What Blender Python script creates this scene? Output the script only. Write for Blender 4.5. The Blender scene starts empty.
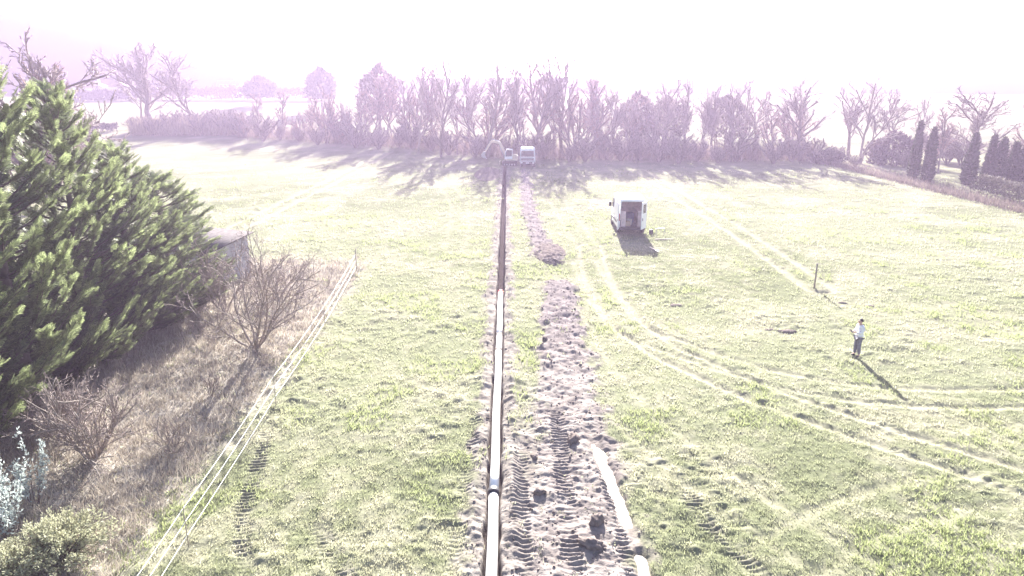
import bpy, bmesh, math
import numpy as np
from mathutils import Vector, Matrix, Euler

# ------------------------------------------------------------------ camera, sky, sun, exposure
sc = bpy.context.scene
COL = sc.collection
R = math.radians
CAM_H, PITCH, FPX = 12.2, R(16.5), 683.0

cam_data = bpy.data.cameras.new('drone_camera')
cam_data.sensor_width = 36.0
cam_data.lens = FPX / 1024 * 36
cam_data.clip_start, cam_data.clip_end = 0.2, 6000
cam = bpy.data.objects.new('drone_camera', cam_data)
COL.objects.link(cam)
cam.location = (0, 0, CAM_H)
cam.rotation_euler = (math.pi / 2 - PITCH, 0, 0)
sc.camera = cam

SUN_EL, SUN_AZ = R(22.0), R(2.6)
world = bpy.data.worlds.new('World')
sc.world = world
world.use_nodes = True
wn = world.node_tree
bg = wn.nodes['Background']
skyt = wn.nodes.new('ShaderNodeTexSky')
skyt.sky_type = 'NISHITA'
skyt.sun_disc = False
skyt.sun_elevation = SUN_EL
skyt.sun_rotation = SUN_AZ
skyt.air_density, skyt.dust_density, skyt.ozone_density = 1.0, 2.0, 1.0
wn.links.new(skyt.outputs[0], bg.inputs[0])
bg.inputs[1].default_value = 0.05

sl = bpy.data.lights.new('sun', 'SUN')
sl.energy = 5.0
sl.angle = R(0.6)
sl.color = (1.0, 0.975, 0.93)
sun = bpy.data.objects.new('sun', sl)
COL.objects.link(sun)
to_sun = Vector((math.sin(SUN_AZ) * math.cos(SUN_EL), math.cos(SUN_AZ) * math.cos(SUN_EL), math.sin(SUN_EL)))
sun.rotation_euler = to_sun.to_track_quat('Z', 'Y').to_euler()
sun.location = (0, 60, 80)

sc.view_settings.view_transform = 'Standard'
sc.view_settings.look = 'None'
sc.view_settings.gamma = 1.0
sc.view_settings.use_curve_mapping = False
sc.view_settings.exposure = 2.82
sc.render.engine = 'CYCLES'
cy = sc.cycles
cy.use_denoising = True
cy.max_bounces = 6
cy.diffuse_bounces = 3
cy.glossy_bounces = 2
cy.transmission_bounces = 4
cy.transparent_max_bounces = 8
cy.volume_bounces = 1

HAZE_DENSITY = 0.0010
HAZE_COLOR = (0.51, 0.415, 0.61, 1)  # lavender tint imitates the purple lens flare veil
HAZE_G = 0.42

# ------------------------------------------------------------------ helpers
rng = np.random.RandomState(11)

def ground_at(x, y):
    """flat-ground point seen at photograph position x, y"""
    a = PITCH + math.atan((y - 288) / FPX)
    Y = CAM_H / math.tan(a)
    d = Y * math.cos(PITCH) + CAM_H * math.sin(PITCH)
    return (x - 512) / FPX * d, Y

TBL = np.random.RandomState(5).rand(256, 256)
def vnoise(x, y):
    xi, yi = np.floor(x).astype(int), np.floor(y).astype(int)
    fx, fy = x - xi, y - yi
    fx, fy = fx * fx * (3 - 2 * fx), fy * fy * (3 - 2 * fy)
    a, b = TBL[xi % 256, yi % 256], TBL[(xi + 1) % 256, yi % 256]
    c, d = TBL[xi % 256, (yi + 1) % 256], TBL[(xi + 1) % 256, (yi + 1) % 256]
    return (a * (1 - fx) + b * fx) * (1 - fy) + (c * (1 - fx) + d * fx) * fy
def fbm(x, y, o=3):
    s, a, t = 0, 1.0, 0
    for k in range(o):
        s = s + a * vnoise(x * 2 ** k + 17.3 * k, y * 2 ** k + 9.1 * k); t += a; a *= 0.5
    return s / t
def sstep(a, b, x):
    t = np.clip((x - a) / (b - a), 0, 1)
    return t * t * (3 - 2 * t)

def np_mesh(name, V, F, mats=(), smooth=False, tint=None):
    """V (n,3), F (m,k) array or list of such arrays -> mesh"""
    V = np.asarray(V, np.float32)
    Fs = F if isinstance(F, list) else [F]
    Fs = [np.asarray(f, np.int32) for f in Fs if len(f)]
    me = bpy.data.meshes.new(name)
    me.vertices.add(len(V)); me.vertices.foreach_set('co', V.ravel())
    li = np.concatenate([f.ravel() for f in Fs])
    tot = np.concatenate([np.full(len(f), f.shape[1], np.int32) for f in Fs])
    st = np.concatenate([[0], np.cumsum(tot)[:-1]]).astype(np.int32)
    me.loops.add(len(li)); me.loops.foreach_set('vertex_index', li)
    me.polygons.add(len(tot)); me.polygons.foreach_set('loop_start', st)
    if smooth: me.polygons.foreach_set('use_smooth', np.ones(len(tot), bool))
    me.update(calc_edges=True)
    if tint is not None:
        t = np.ones((len(V), 4), np.float32); t[:, :3] = tint
        me.color_attributes.new('tint', 'FLOAT_COLOR', 'POINT').data.foreach_set('color', t.ravel())
    for m in mats: me.materials.append(m)
    return me

def link(name, me, parent=None, loc=(0, 0, 0), rot=(0, 0, 0), scale=(1, 1, 1)):
    o = bpy.data.objects.new(name, me)
    COL.objects.link(o)
    o.location, o.rotation_euler, o.scale = loc, rot, scale
    o.parent = parent
    return o
def tag(o, label=None, cat=None, group=None, kind=None):
    if label: o['label'] = label
    if cat: o['category'] = cat
    if group: o['group'] = group
    if kind: o['kind'] = kind
    return o
def thing(name, label, cat, loc=(0, 0, 0), rz=0, group=None):
    o = link(name, None, None, loc, (0, 0, rz))
    o.empty_display_size = 0.3
    return tag(o, label, cat, group)
def copy_tree(o, parent=None):
    c = o.copy(); COL.objects.link(c); c.parent = parent
    for ch in [x for x in o.children]:
        copy_tree(ch, c)
    return c

# ---- materials
def material(name, color, rough=0.8, var=0.15, scale=6.0, bump=0.0, bscale=30.0, metal=0.0, attr=False, transl=0.0, spec=0.3, coords='Object'):
    m = bpy.data.materials.new(name); m.use_nodes = True
    nt = m.node_tree; N, L = nt.nodes, nt.links
    p = N['Principled BSDF']; out = N['Material Output']
    p.inputs['Roughness'].default_value = rough
    p.inputs['Metallic'].default_value = metal
    p.inputs['Specular IOR Level'].default_value = spec
    tc = N.new('ShaderNodeTexCoord')
    nz = N.new('ShaderNodeTexNoise'); nz.inputs['Scale'].default_value = scale; nz.inputs['Detail'].default_value = 5
    L.new(tc.outputs[coords], nz.inputs['Vector'])
    mr = N.new('ShaderNodeMapRange')
    mr.inputs[1].default_value, mr.inputs[2].default_value = 0.25, 0.75
    mr.inputs[3].default_value, mr.inputs[4].default_value = 1 - var, 1 + var
    L.new(nz.outputs['Fac'], mr.inputs[0])
    mul = N.new('ShaderNodeVectorMath'); mul.operation = 'MULTIPLY'
    if attr:
        at = N.new('ShaderNodeAttribute'); at.attribute_name = 'tint'
        L.new(at.outputs['Color'], mul.inputs[0])
    else:
        mul.inputs[0].default_value = color[:3]
    cx = N.new('ShaderNodeCombineXYZ')
    for k in range(3): L.new(mr.outputs[0], cx.inputs[k])
    L.new(cx.outputs[0], mul.inputs[1])
    L.new(mul.outputs[0], p.inputs['Base Color'])
    if bump:
        n2 = N.new('ShaderNodeTexNoise'); n2.inputs['Scale'].default_value = bscale; n2.inputs['Detail'].default_value = 6
        L.new(tc.outputs[coords], n2.inputs['Vector'])
        b = N.new('ShaderNodeBump'); b.inputs['Strength'].default_value = bump; b.inputs['Distance'].default_value = 0.03
        L.new(n2.outputs['Fac'], b.inputs['Height']); L.new(b.outputs[0], p.inputs['Normal'])
    if transl:
        t = N.new('ShaderNodeBsdfTranslucent'); L.new(mul.outputs[0], t.inputs['Color'])
        mx = N.new('ShaderNodeMixShader'); mx.inputs[0].default_value = transl
        L.new(p.outputs[0], mx.inputs[1]); L.new(t.outputs[0], mx.inputs[2]); L.new(mx.outputs[0], out.inputs['Surface'])
    return m

M = {}
M['ground'] = material('meadow_ground', None, 0.9, 0.25, 5.0, 0.6, 22.0, attr=True, spec=0.0)
M['grass'] = material('grass_blades', None, 0.6, 0.1, 3.0, attr=True, transl=0.55, spec=0.1)
M['dry'] = material('dry_stems', None, 0.8, 0.15, 3.0, attr=True, transl=0.25, spec=0.05)
M['clod'] = material('soil_clods', (0.165, 0.138, 0.126), 0.95, 0.3, 9.0, 0.5, 30.0, spec=0.0)
M['cypress'] = material('cypress_foliage', None, 0.6, 0.15, 2.0, attr=True, transl=0.4, spec=0.3)
M['darkleaf'] = material('evergreen_foliage', None, 0.7, 0.2, 1.0, attr=True, transl=0.2, spec=0.2)
M['bark'] = material('bark', (0.15, 0.12, 0.105), 0.9, 0.25, 5.0, 0.4, 25.0, spec=0.15)
M['barkpale'] = material('pale_bark', (0.26, 0.22, 0.19), 0.85, 0.25, 4.0, 0.3, 25.0, spec=0.2)
M['twig'] = material('twigs', (0.24, 0.195, 0.18), 0.85, 0.2, 2.0, spec=0.2)
M['twigred'] = material('reddish_twigs', (0.25, 0.165, 0.145), 0.85, 0.2, 2.0, spec=0.2)
M['silver'] = material('silvery_leaves', (0.42, 0.47, 0.45), 0.6, 0.15, 4.0, transl=0.3)
M['paleleaf'] = material('pale_bush_leaves', (0.36, 0.36, 0.24), 0.7, 0.25, 3.0, transl=0.3)
M['white'] = material('white_paint', (0.80, 0.80, 0.80), 0.35, 0.03, 2.0, spec=0.5)
M['plastic'] = material('cream_pipe_plastic', (0.80, 0.78, 0.74), 0.4, 0.05, 3.0, spec=0.5)
M['darkplastic'] = material('dark_plastic', (0.035, 0.035, 0.04), 0.5, 0.15, 8.0)
M['rubber'] = material('tyre_rubber', (0.03, 0.03, 0.03), 0.85, 0.2, 12.0, 0.3, 40)
M['steel'] = material('grey_steel', (0.35, 0.35, 0.36), 0.45, 0.15, 8.0, metal=0.6)
M['glass'] = material('dark_glass', (0.03, 0.04, 0.05), 0.08, 0.05, 2.0, spec=0.8)
M['red'] = material('red_cap', (0.55, 0.05, 0.05), 0.5, 0.1, 8.0)
M['machine'] = material('machine_paint', (0.62, 0.52, 0.40), 0.5, 0.15, 3.0, spec=0.2)
M['wood'] = material('grey_wood', (0.26, 0.22, 0.18), 0.85, 0.25, 6.0, 0.3, 40)
M['plank'] = material('shed_boards', (0.36, 0.35, 0.37), 0.8, 0.18, 4.0, 0.3, 30)
M['sheet'] = material('shed_roof_sheet', (0.11, 0.10, 0.10), 0.95, 0.25, 4.0, 0.3, 20, spec=0.0)
M['tape'] = material('white_fence_tape', (0.85, 0.85, 0.83), 0.5, 0.03, 10.0)
M['lamp'] = material('lamp_lens', (0.7, 0.7, 0.68), 0.15, 0.05, 10, spec=0.7)
M['ply'] = material('plywood_lining', (0.70, 0.56, 0.56), 0.75, 0.2, 5.0)
M['box'] = material('cardboard', (0.42, 0.31, 0.21), 0.85, 0.12, 6.0)
M['sack'] = material('pale_sacking', (0.62, 0.58, 0.54), 0.9, 0.15, 7.0, 0.3, 20)
M['bluecan'] = material('blue_plastic', (0.05, 0.09, 0.22), 0.5, 0.1, 7.0)
M['render'] = material('house_render', (0.72, 0.69, 0.64), 0.85, 0.08, 1.0)
M['rooftile'] = material('roof_tiles', (0.34, 0.22, 0.17), 0.85, 0.2, 2.0)
M['skin'] = material('skin', (0.50, 0.32, 0.25), 0.6, 0.06, 20)
M['shirt'] = material('pale_shirt', (0.70, 0.70, 0.74), 0.85, 0.06, 9.0, 0.3, 20)
M['jeans'] = material('dark_trousers', (0.16, 0.16, 0.20), 0.85, 0.2, 14.0, 0.2, 40)
M['hair'] = material('dark_hair', (0.03, 0.022, 0.018), 0.7, 0.2, 30.0)
M['wetmud'] = material('wet_mud', (0.2, 0.17, 0.15), 0.5, 0.2, 6.0)

def water_material():
    m = bpy.data.materials.new('muddy_water'); m.use_nodes = True
    p = m.node_tree.nodes['Principled BSDF']
    n = m.node_tree.nodes.new('ShaderNodeTexNoise'); n.inputs['Scale'].default_value = 3
    b = m.node_tree.nodes.new('ShaderNodeBump'); b.inputs['Strength'].default_value = 0.05; b.inputs['Distance'].default_value = 0.02
    m.node_tree.links.new(n.outputs['Fac'], b.inputs['Height']); m.node_tree.links.new(b.outputs[0], p.inputs['Normal'])
    p.inputs['Base Color'].default_value = (0.40, 0.36, 0.31, 1)
    p.inputs['Roughness'].default_value = 0.06
    p.inputs['Specular IOR Level'].default_value = 0.6
    return m
M['water'] = water_material()

# ---- tubes
class Tubes:
    def __init__(s): s.V, s.F3, s.F4, s.n = [], [], [], 0
    def add(s, pts, rad, k=4, cap=False):
        pts = np.asarray(pts, float); n = len(pts)
        rad = np.broadcast_to(np.asarray(rad, float), (n,))
        t = np.empty_like(pts); t[1:-1] = pts[2:] - pts[:-2]; t[0] = pts[1] - pts[0]; t[-1] = pts[-1] - pts[-2]
        t /= np.linalg.norm(t, axis=1)[:, None] + 1e-9
        ref = np.array([0, 0, 1.0]) if abs(t[0, 2]) < 0.9 else np.array([1.0, 0, 0])
        u = np.cross(t, ref); u /= np.linalg.norm(u, axis=1)[:, None] + 1e-9
        v = np.cross(t, u)
        a = np.arange(k) / k * 2 * np.pi
        ring = pts[:, None] + rad[:, None, None] * (np.cos(a)[None, :, None] * u[:, None] + np.sin(a)[None, :, None] * v[:, None])
        s.V.append(ring.reshape(-1, 3))
        j = np.arange(k); j2 = (j + 1) % k
        for i in range(n - 1):
            b = s.n + i * k
            s.F4.append(np.stack([b + j, b + j2, b + k + j2, b + k + j], 1))
        s.n += n * k
        if cap:
            for e, o in ((0, 0), (n - 1, 1)):
                s.V.append(pts[e][None]); b = s.n - (n * k if e == 0 else k) - (0 if e == 0 else 1)
                b = s.n - n * k - o + e * k
                s.F3.append(np.stack([b + (j2 if e == 0 else j), b + (j if e == 0 else j2), np.full(k, s.n)], 1)); s.n += 1
        return s
    def spike(s, p0, p1, r):
        """thin three-sided twig that tapers to a point"""
        p0 = np.asarray(p0, float); p1 = np.asarray(p1, float)
        t = p1 - p0; ref = np.array([0, 0, 1.0]) if abs(t[2]) < 0.8 * np.linalg.norm(t) else np.array([1.0, 0, 0])
        u = np.cross(t, ref); u /= np.linalg.norm(u) + 1e-9
        v = np.cross(t, u); v /= np.linalg.norm(v) + 1e-9
        s.V.append(np.stack([p0 + r * u, p0 - r * .5 * u + r * .87 * v, p0 - r * .5 * u - r * .87 * v, p1]))
        b = s.n; s.F3.append(np.array([[b, b + 1, b + 3], [b + 1, b + 2, b + 3], [b + 2, b, b + 3]])); s.n += 4
    def mesh(s, name, m, smooth=True):
        F = []
        if s.F4: F.append(np.concatenate(s.F4))
        if s.F3: F.append(np.concatenate(s.F3))
        return np_mesh(name, np.concatenate(s.V), F, [m], smooth)

# ---- boxy parts (bmesh)
def box_bm(bm, c, s, rot=None, bevel=0.0):
    r = bmesh.ops.create_cube(bm, size=1.0)
    vs = r['verts']
    mt = Matrix.Translation(c) @ (rot.to_4x4() if rot is not None else Matrix.Identity(4)) @ Matrix.Diagonal((s[0], s[1], s[2], 1))
    bmesh.ops.transform(bm, matrix=mt, verts=vs)
    if bevel:
        ed = list({e for v in vs for e in v.link_edges})
        bmesh.ops.bevel(bm, geom=ed, offset=bevel, segments=2, affect='EDGES', profile=0.6)
def bm_obj(name, bm, m, parent=None, smooth=False, loc=(0, 0, 0), rot=(0, 0, 0)):
    bmesh.ops.recalc_face_normals(bm, faces=bm.faces)
    me = bpy.data.meshes.new(name); bm.to_mesh(me); bm.free()
    me.materials.append(m)
    if smooth:
        for p in me.polygons: p.use_smooth = True
    return link(name, me, parent, loc, rot)
def box(name, c, s, m, parent=None, rot=None, bevel=0.0):
    bm = bmesh.new(); box_bm(bm, c, s, rot, bevel); return bm_obj(name, bm, m, parent)
def prism(name, poly, axis, a, b, m, parent=None, bevel=0.0):
    """poly: 2D points; extruded along axis ('x': points are (y,z); 'y': (x,z); 'z': (x,y))"""
    bm = bmesh.new()
    def P(p, t): return {'x': (t, p[0], p[1]), 'y': (p[0], t, p[1]), 'z': (p[0], p[1], t)}[axis]
    va = [bm.verts.new(P(p, a)) for p in poly]; vb = [bm.verts.new(P(p, b)) for p in poly]
    bm.faces.new(va); bm.faces.new(vb[::-1])
    for i in range(len(poly)):
        j = (i + 1) % len(poly); bm.faces.new((va[i], vb[i], vb[j], va[j]))
    if bevel:
        bmesh.ops.bevel(bm, geom=list(bm.edges), offset=bevel, segments=2, affect='EDGES', profile=0.6)
    return bm_obj(name, bm, m, parent)
def lathe(name, prof, m, parent=None, k=20, axis='x', loc=(0, 0, 0)):
    """prof: list of (radius, t along axis), closed"""
    a = np.arange(k) / k * 2 * np.pi; V = []
    for r, t in prof:
        c, s = r * np.cos(a), r * np.sin(a); z = np.full(k, t)
        V.append(np.stack({'x': (z, c, s), 'y': (c, z, s), 'z': (c, s, z)}[axis], 1))
    n = len(prof); j = np.arange(k); j2 = (j + 1) % k; F = []
    for i in range(n - 1): F.append(np.stack([i * k + j, i * k + j2, (i + 1) * k + j2, (i + 1) * k + j], 1))
    return link(name, np_mesh(name, np.concatenate(V), np.concatenate(F), [m], True), parent, loc)
def wheel(parent, loc, r, w, axis='x'):
    t = lathe('wheel', [(r * .6, -w / 2), (r * .93, -w / 2), (r, -w * .3), (r, w * .3), (r * .93, w / 2), (r * .6, w / 2), (r * .6, -w / 2)], M['rubber'], parent, 24, axis, loc)
    lathe('rim', [(0.001, -w * .32), (r * .35, -w * .38), (r * .6, -w * .42), (r * .6, w * .42), (r * .35, w * .38), (0.001, w * .32)], M['steel'], t, 16, axis)
    return t

# ------------------------------------------------------------------ ground
def trench_x(Y): return -0.55 - 0.0062 * (Y - 15)
def strip_c(Y): return np.interp(Y, [10, 15, 25, 42, 48, 55, 66, 81, 105], [1.7, 1.85, 2.4, 2.9, 2.9, 2.3, 1.8, 1.8, 1.9])
def strip_w(Y): return np.interp(Y, [10, 15, 25, 42, 42.6, 43, 47.6, 48.2, 51, 55, 66, 81, 98, 105], [1.7, 1.6, 1.3, .9, .75, 0.0, 0.0, .95, 1.2, .75, .8, .75, .6, .1])
PIPE_END = 40.6

def seg_dist(X, Y, pts):
    """distance to a polyline, signed side and arc length"""
    best = np.full(X.shape, 1e9); arc = np.zeros(X.shape); sd = np.zeros(X.shape); acc = 0
    for (x0, y0), (x1, y1) in zip(pts[:-1], pts[1:]):
        dx, dy = x1 - x0, y1 - y0; L = math.hypot(dx, dy)
        t = np.clip(((X - x0) * dx + (Y - y0) * dy) / L ** 2, 0, 1)
        d = np.hypot(X - x0 - t * dx, Y - y0 - t * dy)
        s = np.sign((X - x0) * dy - (Y - y0) * dx)
        m = d < best
        best = np.where(m, d, best); arc = np.where(m, acc + t * L, arc); sd = np.where(m, s * d, sd); acc += L
    return best, arc, sd
def smooth_path(P, n=14):
    P = np.array(P, float)
    t = np.linspace(0, len(P) - 1, n); i = np.clip(np.floor(t).astype(int), 0, len(P) - 2); f = (t - i)[:, None]
    g = lambda k: P[np.clip(k, 0, len(P) - 1)]
    p0, p1, p2, p3 = g(i - 1), g(i), g(i + 1), g(i + 2)
    return 0.5 * (2 * p1 + (p2 - p0) * f + (2 * p0 - 5 * p1 + 4 * p2 - p3) * f ** 2 + (3 * p1 - p0 - 3 * p2 + p3) * f ** 3)
G = ground_at
TYRE = [  # (path, strength): pale wheel tracks pressed in the grass, their sheen put into the colour, pairs 1.7 m apart
    (smooth_path([G(590, 246), G(598, 280), G(640, 335), G(740, 385), G(870, 432), G(1024, 482), G(1120, 520)]), 1.0),
    (smooth_path([G(585, 262), G(618, 318), G(690, 352), G(800, 384), G(930, 398), G(1060, 396)]), 0.7),
    (smooth_path([G(560, 300), G(590, 360), G(640, 420), G(740, 500), G(860, 576)]), 0.45),
    (smooth_path([(-23.6, 128), (-23.9, 95), (-24.3, 75), (-24.6, 60), (-25.5, 52)]), 1.7),
    (smooth_path([(19.3, 104), (19.4, 80), (19.6, 60), (19.5, 50), (19.2, 41)]), 1.5),
    (smooth_path([(6.0, 52), (5.2, 70), (4.2, 90), (3.0, 104)]), 0.5),
    (smooth_path([(6.2, 50), (9.0, 54), (10.0, 57)]), 0.4),
    (smooth_path([(-4.5, 52), (-6, 75), (-14, 110), (-20, 126)]), 0.35),
    (smooth_path([G(780, 560), G(850, 520), G(930, 495), G(1000, 488)]), 0.4),
]
TREAD = [  # (path, half width): crawler prints
    (smooth_path([G(268, 425), G(258, 465), G(246, 500), G(243, 540), G(256, 600)]), 0.24, .6),
    (smooth_path([G(308, 515), G(330, 545), G(362, 600)]), 0.27, .7),
    (smooth_path([G(682, 478), G(700, 515), G(735, 548), G(790, 600)]), 0.26, .6),
    (smooth_path([G(520, 440), G(521, 500), G(524, 600)]), 0.26, .5),
    (smooth_path([G(556, 400), G(563, 470), G(569, 530), G(575, 600)]), 0.28, .7),
    (smooth_path([G(596, 440), G(612, 500), G(628, 560), G(636, 600)]), 0.2, .6),
    (smooth_path([G(478, 400), G(468, 470), G(457, 540), G(452, 600)]), 0.22, .25),
]
RUT = smooth_path([G(583, 420), G(598, 450), G(612, 482), G(627, 520), G(640, 556), G(650, 600)], 16)

RUT_L = np.concatenate([[0], np.cumsum(np.hypot(*np.diff(RUT, axis=0).T))])
RUT_A = [0, RUT_L[1], RUT_L[3], RUT_L[5], RUT_L[9], RUT_L[10], RUT_L[11] + .1, RUT_L[12] + .2, RUT_L[15]]
def rise(X, Y):
    r = np.interp(Y, [-1e4, 118, 135, 150, 165, 250, 300, 600, 1e5], [0, 0, .5, 1.3, 2.2, 7.3, 9, 11, 11])
    return r
def micro_fade(X, Y): return 1 - sstep(90, 130, Y)

def field(X, Y):
    """height and material masks of the meadow"""
    tx = trench_x(Y); dxt = X - tx
    near = 1 - sstep(60, 140, Y)
    z = 0.10 * (fbm(X / 9, Y / 9) - .5) + 0.10 * (fbm(X / 2.1 + 5, Y / 2.1) - .5) * near + rise(X, Y)
    tuss = np.clip(fbm(X / .42, Y / .42 + 40, 3) - .45, 0, 1)
    rough = 0.35 + 0.9 * sstep(.45, .7, fbm(X / 5 + 3, Y / 5 + 8))
    z = z + 0.24 * tuss * rough * near
    # soil
    edge = (fbm(X / .5, Y / .7 + 9, 3) - .5)
    sc_, sw = strip_c(Y), strip_w(Y)
    d = np.abs(X - sc_) - sw + edge * 1.3
    strip = (1 - sstep(-.3, .3, d)) * (Y > 8) * (Y < 106) * (sw > .05)
    bank = (1 - sstep(.55, 1.0, np.abs(dxt) + edge * 1.1)) * (Y < 111) * .85
    nearmud = sstep(-1.25, -.7, X + edge * .8) * (1 - sstep(3.0, 3.7, X + edge * .9)) * (1 - sstep(20, 30, Y + edge * 9)) * .9
    soil = np.clip(np.maximum(np.maximum(strip, bank), nearmud), 0, 1)
    z = z * (1 - .6 * soil)
    clod = fbm(X / .16 + 31, Y / .16, 3); clod2 = fbm(X / .6, Y / .6 + 77, 2)
    z = z + soil * (0.11 * (clod - .45) + 0.17 * (clod2 - .5)) * near + strip * sstep(20, 34, Y) * (0.12 + .16 * (fbm(X / .38 + 3, Y / .5, 2) - .5))
    # wheel tracks
    tyre = np.zeros_like(X)
    for pts, st in TYRE:
        x0, x1 = pts[:, 0].min() - 3, pts[:, 0].max() + 3; y0, y1 = pts[:, 1].min() - 3, pts[:, 1].max() + 3
        m = (X > x0) & (X < x1) & (Y > y0) & (Y < y1)
        if not m.any(): continue
        _, arc, sd = seg_dist(X[m], Y[m], pts)
        w = .2 + .1 * fbm(X[m] * 1.3, Y[m] * 1.3, 2)
        prof = np.exp(-((np.abs(np.abs(sd) - .85)) / w) ** 2) * st * (.55 + .9 * fbm(X[m] / 1.5, Y[m] / 1.5 + 50, 2))
        tyre[m] = np.maximum(tyre[m], prof)
        lip = .6 * np.exp(-((np.abs(np.abs(sd) - .85) - .32) / .12) ** 2) * st
        z[m] = z[m] - 0.07 * prof + 0.035 * lip
    tyre = np.clip(tyre, 0, 1)
    tread = np.zeros_like(X)
    for pts, hw, ts in TREAD:
        x0, x1 = pts[:, 0].min() - 1, pts[:, 0].max() + 1; y0, y1 = pts[:, 1].min() - 1, pts[:, 1].max() + 1
        m = (X > x0) & (X < x1) & (Y > y0) & (Y < y1)
        if not m.any(): continue
        _, arc, sd = seg_dist(X[m], Y[m], pts)
        ins = (1 - sstep(hw * .85, hw * 1.2, np.abs(sd) + .12 * (fbm(X[m] * 3, Y[m] * 3, 2) - .5)))
        fade = ts * sstep(0, 1.2, arc) * np.clip(2.6 * fbm(X[m] / .7 + 8, Y[m] / .7, 3) - .6, .25, 1.0)
        lug = np.sin((arc + .25 * np.abs(sd) + .12 * fbm(X[m] * 2.2, Y[m] * 2.2 + 5, 2)) / .19 * 2 * np.pi)
        z[m] = z[m] * (1 - .5 * ins * ts) - ins * ts * .03 + ins * fade * .045 * np.clip(lug * 1.6, -1, 1)
        tread[m] = np.maximum(tread[m], ins * (.55 + .2 * lug) * np.clip(fade + .25 * ts, 0, 1))
    rd, ra, _ = seg_dist(X, Y, RUT)
    rut = (1 - sstep(.06, .34, rd + .15 * edge)) * np.interp(ra, RUT_A, [.2, .2, .75, 1, 1, .25, .25, 1, 1])
    z = z * (1 - .7 * rut) - .17 * rut + rut * .10 * (fbm(X / .3 + 7, Y / .45, 3) - .45)
    # trench and the low heaps along it
    inside = (Y > 5) & (Y < 110.5)
    wob = .05 * (fbm(Y / .8, Y * 0 + 3, 2) - .5) * 2 + .08 * edge
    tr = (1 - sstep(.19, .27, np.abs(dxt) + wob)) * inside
    heap = np.exp(-((np.abs(dxt) - .62) / .2) ** 2) * inside * (.3 + clod2) * .12
    depth = np.where(Y < PIPE_END + .6, .34, 1.0)
    z = z + heap
    z = z * (1 - tr) - depth * tr + tr * .05 * clod
    # dry bank by the evergreen row
    dry = sstep(-9.2, -11.2, -0 + X + edge * 1.6) * (1 - sstep(44, 50, Y + edge * 5)) * (Y > 6) * sstep(-34, -22, X)
    z = z + dry * (0.22 * np.clip(fbm(X / .7, Y / .7, 3) - .35, 0, 1) + 0.35 * sstep(-10.5, -15.5, X))
    return z, soil, tyre, tread, rut, tr, dry

def ground_z(x, y):
    return float(field(np.array([float(x)]), np.array([float(y)]))[0][0])

def grade(a, b, s0, g):
    out, x, s = [], a, s0
    while x < b: out.append(x); x += s; s *= g
    return out
mid = list(np.arange(-2.2, 4.2, .042))
r1 = list(np.arange(4.2, 15, .095)); l1 = [-2.2 - v for v in np.arange(.095, 13, .095)]
rr = grade(15, 75, .1, 1.035); rr2 = grade(76, 1690, 3, 1.25) + [1700.0]
ll = [-v for v in grade(15.3, 75, .1, 1.035)]; ll2 = [-v for v in grade(76, 1690, 3, 1.25)] + [-1700.0]
xs = np.array(sorted(set(np.round(mid + r1 + l1 + rr + rr2 + ll + ll2, 4))))
ys = np.array(sorted(set(np.round([-90., -60, -40, -25, -15, -8, -3, 0, 2, 4, 6, 7, 8] + list(np.arange(8.4, 13.8, .3)) + grade(13.8, 24, .034, 1.0) + grade(24, 135, .06, 1.0062) + grade(136, 1690, 1.2, 1.09) + [1700.0], 4))))
GX, GY = np.meshgrid(xs, ys)
fx, fy = GX.ravel(), GY.ravel()
z, soil, tyre, tread, rut, tr, dry = field(fx, fy)
c = lambda *v: np.array(v)
n1 = fbm(fx / 3.3 + 2, fy / 3.3, 3)[:, None]; n2 = fbm(fx / .5, fy / .5 + 20, 3)[:, None]; n3 = fbm(fx / 16 + 5, fy / 16, 2)[:, None]
GRASS_A, GRASS_B, STRAW = c(.178, .19, .112), c(.222, .231, .146), c(.29, .28, .198)
SOIL_A, SOIL_B, DRYC, PALE = c(.185, .16, .148), c(.25, .22, .20), c(.32, .29, .25), c(.42, .39, .28)
def grass_col(n1, n2, n3):
    g = GRASS_A + (GRASS_B - GRASS_A) * sstep(.35, .65, n3)
    return g + (STRAW - g) * sstep(.38, .72, .55 * n1 + .45 * n2)
tint = grass_col(n1, n2, n3) * .79
def mixc(t, col, f): return t + (col - t) * np.clip(f, 0, 1)[:, None]
tint = mixc(tint, PALE * .72, tyre * .8)
soilc = SOIL_A + (SOIL_B - SOIL_A) * sstep(.35, .65, n2)
fresh = sstep(26, 36, fy)[:, None] * (np.abs(fx - strip_c(fy)) < strip_w(fy) + .4)[:, None]
soilc = soilc + (c(.185, .16, .155) * (.75 + .5 * n2) - soilc) * fresh
tint = tint + (soilc - tint) * soil[:, None]
tint = mixc(tint, SOIL_A, tread * .75)
tint = mixc(tint, c(.17, .14, .12), rut * .7)
tint = mixc(tint, c(.045, .036, .032), tr * .97)  # moist soil, darkened further to stand in for the trench's shade
tint = mixc(tint, DRYC * (.8 + .4 * n2), dry)
nx, ny = len(xs), len(ys)
idx = np.arange(nx * ny).reshape(ny, nx)
Fq = np.stack([idx[:-1, :-1], idx[:-1, 1:], idx[1:, 1:], idx[1:, :-1]], -1).reshape(-1, 4)
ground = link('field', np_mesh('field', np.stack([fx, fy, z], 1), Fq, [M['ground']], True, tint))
tag(ground, 'pale winter meadow with wheel tracks, dug trench and churned soil', kind='structure')

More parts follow.
